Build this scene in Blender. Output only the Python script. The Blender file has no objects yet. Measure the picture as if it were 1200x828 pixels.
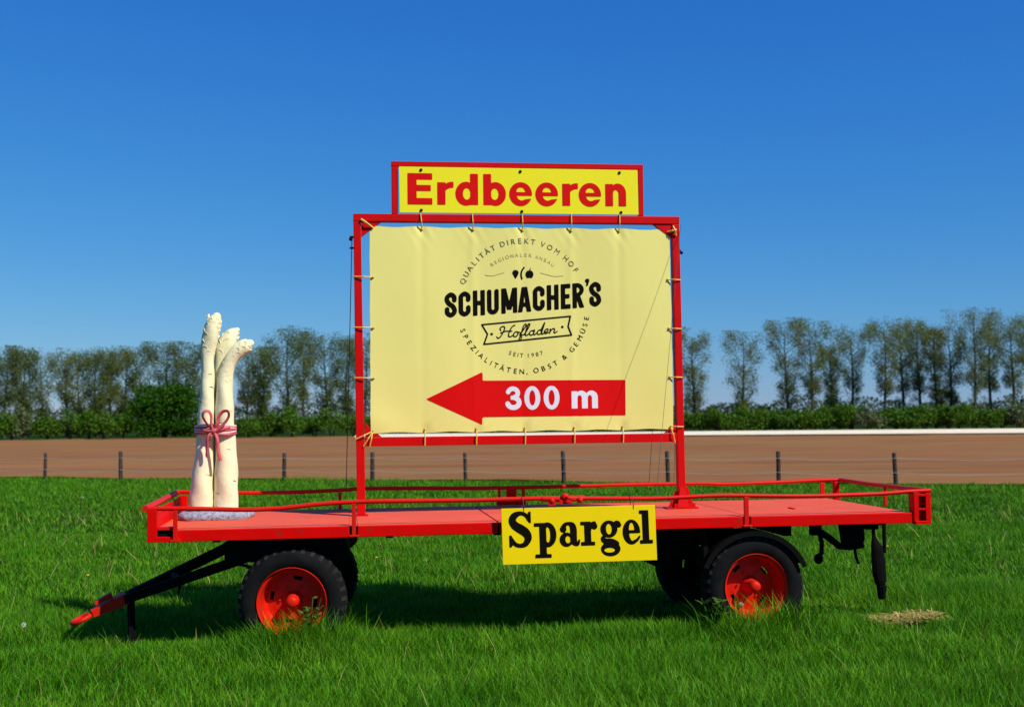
import bpy, math, random
import numpy as np
from mathutils import Vector, Matrix
from math import sin, cos, pi, radians

rnd = random.Random(7)
SC = bpy.context.scene
COL = SC.collection

# ------------------------------------------------------------------ camera
CAM_H = 1.88
cam = bpy.data.cameras.new('camera')
cam.lens = 42.0
cam.sensor_width = 36.0
cam.clip_start = 0.1
cam.clip_end = 9000
cam.dof.use_dof = True
cam.dof.focus_distance = 10.3
cam.dof.aperture_fstop = 2.2
camo = bpy.data.objects.new('camera', cam)
COL.objects.link(camo)
_th = math.atan(73 / 1400); _ro = 0.0117
_f = Vector((0, cos(_th), sin(_th))); _r = Vector((1, 0, 0)); _u = _r.cross(_f)
_R = _r * cos(_ro) - _u * sin(_ro); _U = _u * cos(_ro) + _r * sin(_ro)
camo.matrix_world = Matrix(((_R.x, _U.x, -_f.x, 0), (_R.y, _U.y, -_f.y, 0), (_R.z, _U.z, -_f.z, CAM_H), (0, 0, 0, 1)))
SC.camera = camo

# ------------------------------------------------------------------ light
SUN_EL = radians(45)
SUN_AZ = math.atan2(0.80, -0.60)              # clockwise from +Y, towards +X
SUN_DIR = Vector((sin(SUN_AZ) * cos(SUN_EL), cos(SUN_AZ) * cos(SUN_EL), sin(SUN_EL)))
w = bpy.data.worlds.new('World'); SC.world = w; w.use_nodes = True
nt = w.node_tree; nt.nodes.clear()
sky = nt.nodes.new('ShaderNodeTexSky'); sky.sky_type = 'NISHITA'; sky.sun_disc = False
sky.sun_elevation = SUN_EL; sky.sun_rotation = SUN_AZ
sky.altitude = 0; sky.air_density = 1.2; sky.dust_density = 0.0; sky.ozone_density = 4.0
# one tone curve per colour channel for the whole sky: deeper, more saturated blue
sep = nt.nodes.new('ShaderNodeSeparateColor'); com = nt.nodes.new('ShaderNodeCombineColor')
nt.links.new(sky.outputs[0], sep.inputs[0])
for k, (g_, t_) in enumerate(((1.5, 0.122), (0.938, 0.654), (0.461, 2.835))):
    pw = nt.nodes.new('ShaderNodeMath'); pw.operation = 'POWER'; pw.inputs[1].default_value = g_
    ml = nt.nodes.new('ShaderNodeMath'); ml.operation = 'MULTIPLY'; ml.inputs[1].default_value = t_
    nt.links.new(sep.outputs[k], pw.inputs[0]); nt.links.new(pw.outputs[0], ml.inputs[0]); nt.links.new(ml.outputs[0], com.inputs[k])
bg = nt.nodes.new('ShaderNodeBackground'); bg.inputs['Strength'].default_value = 0.1
out = nt.nodes.new('ShaderNodeOutputWorld')
nt.links.new(com.outputs[0], bg.inputs[0]); nt.links.new(bg.outputs[0], out.inputs[0])
sl = bpy.data.lights.new('sun', 'SUN'); sl.energy = 5.0; sl.angle = radians(0.53); sl.color = (1.0, 0.95, 0.87)
so = bpy.data.objects.new('sun', sl); COL.objects.link(so)
so.rotation_euler = (-SUN_DIR).to_track_quat('-Z', 'Y').to_euler(); so.location = (20, -20, 30)
SC.view_settings.view_transform = 'Standard'; SC.view_settings.look = 'None'
SC.view_settings.exposure = 0.0; SC.view_settings.gamma = 1.0; SC.view_settings.use_curve_mapping = False
SC.cycles.max_bounces = 6; SC.cycles.diffuse_bounces = 2; SC.cycles.transparent_max_bounces = 4

# ------------------------------------------------------------------ materials
def mat(name, col, rough=0.5, var=None, vscale=6.0, bump=0.0, bscale=40.0, spec=0.5, metal=0.0, island=0.0,
        transl=0.0, var_amt=1.0, stretch=None, spots=None, spot_scale=20.0, spot_lo=0.62, spot_hi=0.7, tcol=None):
    m = bpy.data.materials.new(name); m.use_nodes = True
    n = m.node_tree.nodes; l = m.node_tree.links; n.clear()
    o = n.new('ShaderNodeOutputMaterial'); b = n.new('ShaderNodeBsdfPrincipled')
    b.inputs['Roughness'].default_value = rough; b.inputs['Metallic'].default_value = metal
    b.inputs['Specular IOR Level'].default_value = spec
    tc = n.new('ShaderNodeTexCoord'); vec = tc.outputs['Object']
    if stretch:
        mp = n.new('ShaderNodeMapping'); mp.inputs['Scale'].default_value = stretch
        l.new(vec, mp.inputs[0]); vec = mp.outputs[0]
    c = None
    if var:
        ns = n.new('ShaderNodeTexNoise'); ns.inputs['Scale'].default_value = vscale; ns.inputs['Detail'].default_value = 6
        ns.inputs['Roughness'].default_value = 0.65
        l.new(vec, ns.inputs['Vector'])
        rp = n.new('ShaderNodeValToRGB'); rp.color_ramp.elements[0].position = 0.35; rp.color_ramp.elements[1].position = 0.68
        rp.color_ramp.elements[0].color = (*col, 1); rp.color_ramp.elements[1].color = (*var, 1)
        l.new(ns.outputs[0], rp.inputs[0]); c = rp.outputs[0]
    if spots:
        n2 = n.new('ShaderNodeTexNoise'); n2.inputs['Scale'].default_value = spot_scale; n2.inputs['Detail'].default_value = 4
        l.new(vec, n2.inputs['Vector'])
        mr = n.new('ShaderNodeMapRange'); mr.inputs[1].default_value = spot_lo; mr.inputs[2].default_value = spot_hi
        l.new(n2.outputs[0], mr.inputs[0])
        mx = n.new('ShaderNodeMix'); mx.data_type = 'RGBA'
        l.new(mr.outputs[0], mx.inputs[0])
        if c: l.new(c, mx.inputs[6])
        else: mx.inputs[6].default_value = (*col, 1)
        mx.inputs[7].default_value = (*spots, 1); c = mx.outputs[2]
    if island:
        g = n.new('ShaderNodeNewGeometry')
        h = n.new('ShaderNodeHueSaturation')
        m1 = n.new('ShaderNodeMapRange'); m1.inputs[3].default_value = 1 - island; m1.inputs[4].default_value = 1 + island
        l.new(g.outputs['Random Per Island'], m1.inputs[0]); l.new(m1.outputs[0], h.inputs['Value'])
        mm = n.new('ShaderNodeMath'); mm.operation = 'MULTIPLY'; mm.inputs[1].default_value = 7.31
        mf = n.new('ShaderNodeMath'); mf.operation = 'FRACT'
        l.new(g.outputs['Random Per Island'], mm.inputs[0]); l.new(mm.outputs[0], mf.inputs[0])
        m2 = n.new('ShaderNodeMapRange'); m2.inputs[3].default_value = 0.475; m2.inputs[4].default_value = 0.52
        l.new(mf.outputs[0], m2.inputs[0]); l.new(m2.outputs[0], h.inputs['Hue'])
        if c: l.new(c, h.inputs['Color'])
        else: h.inputs['Color'].default_value = (*col, 1)
        c = h.outputs[0]
    if c: l.new(c, b.inputs['Base Color'])
    else: b.inputs['Base Color'].default_value = (*col, 1)
    if bump:
        n3 = n.new('ShaderNodeTexNoise'); n3.inputs['Scale'].default_value = bscale; n3.inputs['Detail'].default_value = 5
        l.new(vec, n3.inputs['Vector'])
        bp = n.new('ShaderNodeBump'); bp.inputs['Strength'].default_value = bump; bp.inputs['Distance'].default_value = 0.02
        l.new(n3.outputs[0], bp.inputs['Height']); l.new(bp.outputs[0], b.inputs['Normal'])
    if transl:
        t = n.new('ShaderNodeBsdfTranslucent')
        if tcol: t.inputs[0].default_value = (*tcol, 1)
        elif c: l.new(c, t.inputs[0])
        else: t.inputs[0].default_value = (*col, 1)
        ms = n.new('ShaderNodeMixShader'); ms.inputs[0].default_value = transl
        l.new(b.outputs[0], ms.inputs[1]); l.new(t.outputs[0], ms.inputs[2]); l.new(ms.outputs[0], o.inputs[0])
    else:
        l.new(b.outputs[0], o.inputs[0])
    return m

M = {}
M['red'] = mat('red_paint', (0.72, 0.0012, 0.0004), 0.5, var=(0.62, 0.0018, 0.0008), vscale=5, bump=0.08, bscale=60, spec=0.07, spots=(0.26, 0.02, 0.010), spot_scale=16, spot_lo=0.60, spot_hi=0.76)
M['rail'] = mat('red_rail_paint', (0.68, 0.004, 0.001), 0.45, var=(0.58, 0.014, 0.005), vscale=9, bump=0.1, bscale=80, spec=0.15, spots=(0.17, 0.05, 0.025), spot_scale=26, spot_lo=0.66, spot_hi=0.76)
M['wheelred'] = mat('orange_red_wheel_paint', (0.70, 0.014, 0.002), 0.5, var=(0.55, 0.012, 0.003), vscale=7, spec=0.15, bump=0.1, spots=(0.16, 0.05, 0.02), spot_scale=22, spot_lo=0.60, spot_hi=0.74)
M['deck'] = mat('weathered_red_deck', (0.80, 0.115, 0.050), 0.7, var=(0.70, 0.085, 0.036), vscale=3.0, spec=0.18, stretch=(0.6, 3.0, 1), bump=0.12, bscale=90, spots=(0.52, 0.07, 0.045), spot_scale=8, spot_lo=0.58, spot_hi=0.74)
M['framered'] = mat('billboard_red_paint', (0.64, 0.0015, 0.001), 0.45, var=(0.53, 0.002, 0.0015), vscale=4, bump=0.06, bscale=70, spec=0.13, spots=(0.26, 0.02, 0.012), spot_scale=28, spot_lo=0.68, spot_hi=0.8)
M['black'] = mat('black_chassis_drawbar_shade', (0.0035, 0.0035, 0.0035), 0.75, var=(0.006, 0.005, 0.0045), vscale=8, bump=0.1, spec=0.06)
M['tyre'] = mat('old_tyre_rubber', (0.005, 0.005, 0.005), 0.85, var=(0.010, 0.0095, 0.009), vscale=12, bump=0.1, bscale=90, spec=0.1)
M['tread'] = mat('dusty_tyre_tread', (0.007, 0.0065, 0.006), 0.9, var=(0.042, 0.038, 0.032), vscale=14, spec=0.1, bump=0.15, bscale=70)
M['shadewheel'] = mat('far_wheel_paint_shade', (0.022, 0.006, 0.004), 0.8, var=(0.012, 0.009, 0.007), vscale=9, spec=0.05)  # darkened wheel paint: shade on the far wheels put into the colour
M['straw'] = mat('dry_grass_stalk', (0.30, 0.30, 0.08), 0.7, island=0.4, transl=0.2, spec=0.1)
M['steel'] = mat('worn_steel', (0.45, 0.40, 0.22), 0.5, metal=0.3, var=(0.35, 0.3, 0.15), vscale=20)
M['banner'] = mat('pale_yellow_banner_cloth', (0.86, 0.77, 0.225), 0.65, var=(0.83, 0.745, 0.205), vscale=1.2, bump=0.04, bscale=300, spec=0.15)
M['ink'] = mat('black_print', (0.006, 0.0045, 0.003), 0.7, spec=0.04)
M['inkfade'] = mat('grey_print', (0.14, 0.125, 0.06), 0.6, spec=0.3)
M['inkpale'] = mat('tan_print', (0.50, 0.44, 0.15), 0.6, spec=0.3)
M['arrow'] = mat('red_print', (0.72, 0.0015, 0.001), 0.55, var=(0.67, 0.0015, 0.001), vscale=2, spec=0.12)
M['white'] = mat('white_print', (0.78, 0.76, 0.78), 0.55, spec=0.3)
M['signyellow'] = mat('yellow_sign_face', (0.92, 0.82, 0.018), 0.5, var=(0.90, 0.79, 0.018), vscale=2, spec=0.12)
M['sparyellow'] = mat('yellow_board_paint', (0.94, 0.68, 0.002), 0.5, var=(0.90, 0.64, 0.002), vscale=2, bump=0.02, spec=0.1)
M['tie'] = mat('yellow_cable_tie', (0.75, 0.50, 0.07), 0.5)
M['wire'] = mat('dark_wire', (0.03, 0.03, 0.03), 0.6)
M['fwire'] = mat('grey_fence_wire', (0.40, 0.40, 0.38), 0.5)
M['cream'] = mat('cream_sculpture_paint', (0.86, 0.78, 0.43), 0.6, spec=0.15, var=(0.88, 0.81, 0.52), vscale=4, bump=0.2, bscale=26, spots=(0.72, 0.64, 0.32), spot_scale=9, spot_lo=0.60, spot_hi=0.78)
M['scale'] = mat('bract_shade_brown', (0.22, 0.16, 0.07), 0.7, var=(0.55, 0.47, 0.24), vscale=20)  # stem bract dashes, with the shade under them painted as brown
M['ribbon'] = mat('faded_red_ribbon', (0.52, 0.045, 0.055), 0.55, var=(0.62, 0.14, 0.14), vscale=14, bump=0.1)
M['ribbonpink'] = mat('pale_pink_ribbon_stripe', (0.80, 0.55, 0.50), 0.55)
M['stone'] = mat('speckled_grey_stone', (0.42, 0.43, 0.47), 0.85, var=(0.13, 0.14, 0.19), vscale=30, bump=0.6, bscale=60)
M['post'] = mat('weathered_fence_wood', (0.035, 0.028, 0.02), 0.9, spec=0.1, var=(0.08, 0.065, 0.05), vscale=10)
M['bark'] = mat('grey_brown_bark', (0.075, 0.066, 0.048), 0.9, var=(0.045, 0.04, 0.03), vscale=3, spec=0.1)
M['soil'] = mat('ploughed_soil', (0.305, 0.138, 0.052), 0.95, var=(0.205, 0.088, 0.034), vscale=0.16, stretch=(0.22, 2.2, 1), bump=0.6, bscale=3.0, spec=0.04, spots=(0.255, 0.150, 0.052), spot_scale=0.4, spot_lo=0.48, spot_hi=0.66)
M['foil'] = mat('white_crop_foil', (0.88, 0.76, 0.52), 0.7, var=(0.80, 0.68, 0.45), vscale=0.5, spec=0.15)
M['meadow'] = mat('meadow_turf', (0.026, 0.062, 0.004), 0.95, var=(0.012, 0.032, 0.003), vscale=0.9, bump=0.5, bscale=9, spec=0.02)
M['grass'] = mat('grass_blade_green', (0.052, 0.215, 0.002), 0.5, var=(0.130, 0.340, 0.010), vscale=1.1, island=0.65, transl=0.32, spec=0.11)
M['hay'] = mat('dry_hay', (0.50, 0.40, 0.12), 0.85, island=0.3, transl=0.2, spec=0.1)
M['weed'] = mat('weed_leaf_green', (0.055, 0.13, 0.015), 0.6, spec=0.1, island=0.25, transl=0.25)
M['bloom'] = mat('pale_seed_head', (0.50, 0.50, 0.42), 0.9)
M['dand'] = mat('yellow_flower', (0.80, 0.55, 0.02), 0.7)
M['leafgrey'] = mat('grey_green_spring_leaf', (0.165, 0.205, 0.060), 0.7, island=0.2, transl=0.4, spec=0.05)
M['leafolive'] = mat('olive_spring_leaf', (0.155, 0.180, 0.038), 0.7, island=0.2, transl=0.4, spec=0.05)
M['leafdark'] = mat('dull_green_leaf', (0.105, 0.145, 0.034), 0.7, island=0.2, transl=0.35, spec=0.05)
M['bush'] = mat('hedge_leaf_green', (0.070, 0.165, 0.010), 0.65, island=0.35, transl=0.25, spec=0.12)
M['bushlight'] = mat('pale_hedge_leaf', (0.13, 0.17, 0.06), 0.65, island=0.35, transl=0.2, spec=0.2)
M['bright'] = mat('fresh_green_leaf', (0.024, 0.085, 0.004), 0.65, island=0.35, transl=0.12, spec=0.05)
M['farwood'] = mat('far_wood_leaf', (0.050, 0.075, 0.035), 0.8, island=0.3, spec=0.1)

# ------------------------------------------------------------------ mesh helpers
class MB:
    def __init__(s): s.v = []; s.f = []; s.cre = []
    def add(s, vs, fs):
        b = len(s.v); s.v += [tuple(p) for p in vs]; s.f += [tuple(i + b for i in f) for f in fs]; return s
    def box(s, x0, x1, y0, y1, z0, z1):
        return s.add([(x0,y0,z0),(x1,y0,z0),(x1,y1,z0),(x0,y1,z0),(x0,y0,z1),(x1,y0,z1),(x1,y1,z1),(x0,y1,z1)],
                     [(0,3,2,1),(4,5,6,7),(0,1,5,4),(1,2,6,5),(2,3,7,6),(3,0,4,7)])
    def hexa(s, p): return s.add(p, [(0,3,2,1),(4,5,6,7),(0,1,5,4),(1,2,6,5),(2,3,7,6),(3,0,4,7)])
    def prism(s, poly, y0, y1):            # poly in (x,z), counter-clockwise seen from -y
        n = len(poly); vs = [(x, y0, z) for x, z in poly] + [(x, y1, z) for x, z in poly]
        fs = [tuple(range(n)), tuple(range(2*n-1, n-1, -1))] + [((i+1) % n, i, n+i, n+(i+1) % n) for i in range(n)]
        return s.add(vs, fs)
    def tube(s, pts, r, n=10, caps=True, flat=1.0):
        P = [Vector(p) for p in pts]; k = len(P); R = r if isinstance(r, (list, tuple)) else [r]*k
        t0 = (P[1]-P[0]).normalized(); a = Vector((0,0,1)) if abs(t0.z) < 0.9 else Vector((0,1,0))
        nx = t0.cross(a).normalized(); vs = []; fs = []
        for i in range(k):
            t = (P[min(i+1,k-1)]-P[max(i-1,0)]).normalized()
            nx = (nx - t*nx.dot(t)).normalized(); ny = t.cross(nx)
            for j in range(n):
                a = 2*pi*j/n; vs.append(P[i] + (nx*cos(a) + ny*sin(a)*flat)*R[i])
        for i in range(k-1):
            for j in range(n):
                fs.append((i*n+j, i*n+(j+1)%n, (i+1)*n+(j+1)%n, (i+1)*n+j))
        if caps: fs += [tuple(range(n-1,-1,-1)), tuple(range((k-1)*n, k*n))]
        return s.add(vs, fs)
    def lathe(s, prof, c, n=48, skip=None):  # axis along +y through c; prof = [(dy, r)]
        vs = []; fs = []; k = len(prof)
        for dy, r in prof:
            for j in range(n):
                a = 2*pi*j/n; vs.append((c[0]+r*cos(a), c[1]+dy, c[2]+r*sin(a)))
        for i in range(k-1):
            for j in range(n):
                if skip and skip(i, j): continue
                fs.append((i*n+j, (i+1)*n+j, (i+1)*n+(j+1)%n, i*n+(j+1)%n))
        return s.add(vs, fs)
    def ball(s, c, r, nu=12, nv=8, sc=(1,1,1)):
        vs = []; fs = []
        for i in range(nv+1):
            t = pi*i/nv
            for j in range(nu):
                a = 2*pi*j/nu; vs.append((c[0]+r*sc[0]*sin(t)*cos(a), c[1]+r*sc[1]*sin(t)*sin(a), c[2]+r*sc[2]*cos(t)))
        for i in range(nv):
            for j in range(nu):
                fs.append((i*nu+j, (i+1)*nu+j, (i+1)*nu+(j+1)%nu, i*nu+(j+1)%nu))
        return s.add(vs, fs)
    def build(s, name, m, parent=None, off=(0,0,0), smooth=False, bevel=0.0, ang=40):
        me = bpy.data.meshes.new(name)
        me.from_pydata([(p[0]-off[0], p[1]-off[1], p[2]-off[2]) for p in s.v], [], s.f)
        me.materials.append(m); me.validate()
        if smooth:
            me.shade_smooth(); me.set_sharp_from_angle(angle=radians(ang))
        o = bpy.data.objects.new(name, me); COL.objects.link(o)
        if parent: o.parent = parent
        if bevel:
            bv = o.modifiers.new('bevel', 'BEVEL'); bv.width = bevel; bv.segments = 2; bv.limit_method = 'ANGLE'
        return o

def tag(o, label=None, cat=None, group=None, kind=None):
    if label: o['label'] = label
    if cat: o['category'] = cat
    if group: o['group'] = group
    if kind: o['kind'] = kind
    return o
def empty(name, loc, rz=0.0):
    o = bpy.data.objects.new(name, None); COL.objects.link(o); o.location = loc; o.rotation_euler = (0,0,rz)
    o.empty_display_size = 0.1
    return o
def npmesh(name, V, faces_flat, loop_tot, m):
    me = bpy.data.meshes.new(name)
    V = np.asarray(V, np.float32); F = np.asarray(faces_flat, np.int32); L = np.asarray(loop_tot, np.int32)
    me.vertices.add(len(V)); me.vertices.foreach_set('co', V.ravel())
    me.loops.add(len(F)); me.loops.foreach_set('vertex_index', F)
    me.polygons.add(len(L)); st = np.concatenate([[0], np.cumsum(L)[:-1]]).astype(np.int32)
    me.polygons.foreach_set('loop_start', st); me.polygons.foreach_set('loop_total', L)
    me.update(calc_edges=True); me.materials.append(m)
    o = bpy.data.objects.new(name, me); COL.objects.link(o)
    return o

# ------------------------------------------------------------------ the trailer's own frame: u along it, w across it (away), z up
YAW = radians(8.1)
OX, OY = -2.9277, 9.5834
EU = Vector((cos(YAW), sin(YAW), 0)); EW = Vector((-sin(YAW), cos(YAW), 0))
def T(u, w, z=0.0): return Vector((OX, OY, 0)) + EU*u + EW*w + Vector((0,0,z))
def root(name, u, w, z, label, cat, group=None):
    o = empty(name, T(u, w, z), YAW); tag(o, label, cat, group); o['_'] = 0; del o['_']
    return o, (u, w, z)
def to_uw(x, y):
    dx = x-OX; dy = y-OY
    return dx*EU.x+dy*EU.y, dx*EW.x+dy*EW.y

# ================================================================== SETTING
def sheet(name, pts, z, m, n=1):
    mb = MB(); mb.add([(x, y, z) for x, y in pts], [tuple(range(len(pts)))])
    return tag(mb.build(name, m), kind='structure')

sheet('meadow', [(-4000,-400),(4000,-400),(4000,6000),(-4000,6000)], 0.0, M['meadow'])
# fence line and field
FENCE_X0, FENCE_Y0, FENCE_DX, FENCE_DY = -14.887, 38.1, 2.710, -0.92
def fence_y(x): return FENCE_Y0 + (x-FENCE_X0)*FENCE_DY/FENCE_DX
fm = MB()
xs = np.linspace(-95, 110, 83); rows = 60
vv = []; ff = []
for j in range(rows+1):
    for i, x in enumerate(xs):
        y0 = max(fence_y(max(min(x, 30), -30)), 24) + 1.4; y1 = 118.0 - 0.02*x
        t = (j/rows)**1.6; y = y0 + (y1-y0)*t
        zz = 0.03 + 0.05*math.sin(y*2.4+0.3*math.sin(x*0.2)) + rnd.uniform(-0.02, 0.02)
        vv.append((x, y, max(zz, 0.006)))
for j in range(rows):
    for i in range(len(xs)-1):
        a = j*len(xs)+i; ff.append((a, a+1, a+1+len(xs), a+len(xs)))
fm.add(vv, ff); tag(fm.build('ploughed_field', M['soil'], smooth=True, ang=180), kind='structure')

# white foil laid over rows at the back right of the field: corrugated sheet
fo = MB(); nx = 60; prof = []
def foil_edge(t):   # near edge / far edge from left to right
    x = -14 + t*70
    return (x, 105.5 - 0.29*(x+14)), (x, 115.6 - 0.20*(x+14))
vs = []; fs = []; nr = 33
for i in range(nx+1):
    (xa, ya), (xb, yb) = foil_edge(i/nx)
    for k in range(nr+1):
        s_ = k/nr; vs.append((xa+(xb-xa)*s_, ya+(yb-ya)*s_, 0.16+0.14*abs(math.sin(s_*pi*6))))
for i in range(nx):
    for k in range(nr):
        a = i*(nr+1)+k; fs.append((a, a+nr+1, a+nr+2, a+1))
fo.add(vs, fs)
tag(fo.build('crop_foil', M['foil'], smooth=True, ang=180), 'long white plastic foil laid over crop rows at the back of the brown field', 'crop cover')

# wire fence
fr = empty('wire_fence', (FENCE_X0, FENCE_Y0, 0)); tag(fr, 'low wire fence on dark wooden posts between meadow and ploughed field', 'fence')
fpos = []
for i in range(-2, 14):
    x = FENCE_X0+FENCE_DX*i; y = FENCE_Y0+FENCE_DY*i
    if i > 9: x += 0.6
    fpos.append((x, y))
for k, (x, y) in enumerate(fpos):
    pm = MB(); lx = rnd.uniform(-0.03, 0.03); h = 0.90+rnd.uniform(-0.05, 0.06); r = rnd.uniform(0.05, 0.065)
    pm.tube([(x,y,0),(x+lx*0.5,y,h*0.5),(x+lx,y,h-0.02),(x+lx,y,h)], [r, r*0.96, r*0.93, r*0.7], 9)
    pm.build('fence_post', M['post'], fr, (FENCE_X0, FENCE_Y0, 0), smooth=True)
for zz in (0.72, 0.36):
    wm = MB(); pts = []
    for k in range(len(fpos)-1):
        a, b = fpos[k], fpos[k+1]
        for s_ in (0, .25, .5, .75):
            pts.append((a[0]+(b[0]-a[0])*s_, a[1]+(b[1]-a[1])*s_-0.07, zz-0.06*math.sin(pi*s_)))
    pts.append((fpos[-1][0], fpos[-1][1]-0.07, zz))
    wm.tube(pts, 0.006, 5); wm.build('wire', M['fwire'], fr, (FENCE_X0, FENCE_Y0, 0))

# ------------------------------------------------------------------ foliage
def leafcards(pts, sizes, rng, flat=0.0):
    n = len(pts); P = np.asarray(pts); S = np.asarray(sizes)[:, None]
    a = rng.normal(size=(n,3)); a[:,2] *= (1-flat); a /= np.linalg.norm(a, axis=1)[:,None]
    b = rng.normal(size=(n,3)); b -= a*np.sum(a*b, 1)[:,None]; b /= np.linalg.norm(b, axis=1)[:,None]
    V = np.stack([P - a*S*0.5, P + b*S*0.36 - a*S*0.06, P + a*S*0.5, P - b*S*0.36 + a*S*0.05], 1).reshape(-1,3)
    F = np.arange(4*n); return V, F, np.full(n, 4)
def tree(name, x, y, h, cw, label, cat, group, leaf, seed, base=0.36, dens=1.0, lean=0.0, leaf_size=0.26, lowtwigs=True):
    rng = np.random.default_rng(seed); rr = random.Random(seed)
    rt = empty(name, (x, y, 0)); tag(rt, label, cat, group)
    tb = MB(); tips = []
    k = 9; path = []; ph = rr.uniform(0, 6)
    for i in range(k):
        t = i/(k-1); path.append((x + lean*t*t*h + 0.12*math.sin(t*5+ph), y + 0.1*math.cos(t*4+ph), h*0.93*t))
    r0 = 0.015*h+0.02
    tb.tube(path, [r0*(1-0.93*i/(k-1))+0.012 for i in range(k)], 7)
    def at(t):
        f_ = t*(k-1); i = min(int(f_), k-2); f_ -= i
        return Vector(path[i]).lerp(Vector(path[i+1]), f_)
    nl = rr.randint(20, 26)
    for q in range(nl):
        t = (base-0.08) + (0.97-base)*((q+rr.random())/nl)
        az = q*2.399+rr.uniform(-.5,.5)
        rel = (t-base)/(1-base)
        prof = (0.35+0.65*min(1, max(0,rel)/0.55))*(1-max(0, (rel-0.72)/0.36)**2)      # crown outline
        L = max(0.5, cw*0.5*prof*rr.uniform(0.75, 1.25))
        p0 = at(t); up = rr.uniform(0.9, 1.7)
        p2 = p0 + Vector((cos(az)*L, sin(az)*L, L*up*0.8)); p2.z = min(p2.z, h*0.99)
        p1 = p0.lerp(p2, 0.5) + Vector((cos(az)*L*0.10, sin(az)*L*0.10, -L*0.12))
        rb = r0*(1-t)*0.42+0.018
        tb.tube([p0, p1, p2], [rb, rb*0.6, 0.010], 5, caps=False)
        for s_ in (0.45, 0.7, 0.92):
            pb = p0.lerp(p2, s_); l2 = L*rr.uniform(.28,.5); a2 = az+rr.uniform(-1.4,1.4)
            pe = pb+Vector((cos(a2)*l2, sin(a2)*l2, l2*rr.uniform(0.5, 1.3))); pe.z = min(pe.z, h)
            tb.tube([pb, pe], [rb*0.35+0.006, 0.006], 4, caps=False)
            tips.append((pb.lerp(pe, 0.6), 0.34+0.12*L)); tips.append((pe, 0.3+0.1*L))
        tips.append((p2, 0.35+0.1*L))
    if lowtwigs:
        for q in range(7):
            t = rr.uniform(0.15, base+0.05); az = rr.uniform(0, 6.28); L = rr.uniform(.5, 1.2)*cw*0.28
            p0 = at(t); p2 = p0+Vector((cos(az)*L, sin(az)*L, L*rr.uniform(.3,1)))
            tb.tube([p0, p2], [0.03, 0.008], 4, caps=False); tips.append((p2, 0.3)); tips.append((p0.lerp(p2,.6), 0.3))
    pts = []
    for c, s in tips:
        n = max(3, int(rr.uniform(22, 80)*dens))
        pts.append(np.array(c)+rng.normal(size=(n,3))*np.array([s,s,s*1.1])*0.75)
    P = np.concatenate(pts); P[:,2] = np.minimum(P[:,2], h+0.3)
    sz = rng.uniform(0.7, 1.35, len(P))*leaf_size
    V, F, L_ = leafcards(P, sz, rng)
    tb.build('trunk', M['bark'], rt, (x,y,0), smooth=True)
    o = npmesh('crown', V-np.array([x,y,0]), F, L_, leaf); o.parent = rt
    return rt
def blobpts(c, rad, n, rng, lumps=14, fill=0.55):
    """points on the skins of many overlapping lumps that make up a bush outline"""
    L = []
    for i in range(lumps):
        d = rng.normal(size=3); d /= np.linalg.norm(d); d[2] = abs(d[2])-0.9*(rng.random() < 0.45)*abs(d[2])-0.25*rng.random()
        if d[2] < 0.15: d[:2] *= 1.0/max(0.25, np.hypot(d[0], d[1]))
        L.append((np.array(c)+d*np.array(rad)*rng.uniform(0.35,0.80), rng.uniform(0.26,0.5)))
    out_ = []
    for (lc, s) in L:
        k = n//lumps; d = rng.normal(size=(k,3)); d /= np.linalg.norm(d,axis=1)[:,None]
        r_ = rng.uniform(fill, 1.06, (k,1)); out_.append(lc + d*r_*np.array(rad)*s)
    P = np.concatenate(out_); P[:,2] = np.maximum(P[:,2], 0.02+rng.random(len(P))*0.5); return P
def bush(name, x, y, rx, rz, label, cat, group, leaf, seed, n=1500, size=0.20, ry=None, stem=True):
    rng = np.random.default_rng(seed); rt = empty(name, (x,y,0)); tag(rt, label, cat, group)
    P = blobpts((0,0,rz*0.46), (rx, ry or rx*0.8, rz*0.64), int(n*1.7), rng, lumps=20)
    V, F, L = leafcards(P, rng.uniform(0.7,1.4,len(P))*size, rng); o = npmesh('foliage', V, F, L, leaf); o.parent = rt
    if stem:
        sb = MB(); rr = random.Random(seed)
        for k in range(5):
            a = rr.uniform(0,6.28); sb.tube([(0.1*cos(a),0.1*sin(a),0),(rx*.25*cos(a),rx*.25*sin(a),rz*.4),(rx*.5*cos(a),rx*.5*sin(a),rz*.75)], [0.06,0.04,0.015], 5)
        sb.build('stem', M['bark'], rt)
    return rt
def X(px, y): return (px-600)/1400*y
def hor(px): return 487-0.0117*(px-600)
ORD = ['first','second','third','fourth','fifth','sixth','seventh','eighth','ninth','tenth','eleventh','twelfth','thirteenth','fourteenth','fifteenth','sixteenth','seventeenth','eighteenth']
right = [(812,388,36,1,.28),(871,391,40,1,.16),(921,377,38,1,.32),(950,379,34,1,.38),(973,398,22,0,.3),(998,383,36,0,.42),(1037,376,32,0,.42),(1057,372,30,0,.4),(1076,373,24,0,.4),(1096,376,22,1,.3),(1113,379,26,1,.3),(1142,365,40,0,.40),(1160,368,26,0,.4),(1186,370,36,0,.42),(1212,372,34,0,.4)]
for i, (px, ty, wpx, kind, base) in enumerate(right):
    Y = 138 + (i*37 % 11); h = 1.88 + (hor(px)-ty)/1400*Y
    tree('tall_tree', X(px,Y), Y, h, wpx/1400*Y*1.12, '%s tall thin-crowned spring tree right of the billboard, counted from the red post' % ORD[i], 'tree', 'tall trees behind the right hedge',
         [M['leafgrey'], M['leafolive']][kind], 100+i, base=base, dens=1.0 if kind else 0.9, leaf_size=0.145)
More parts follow.
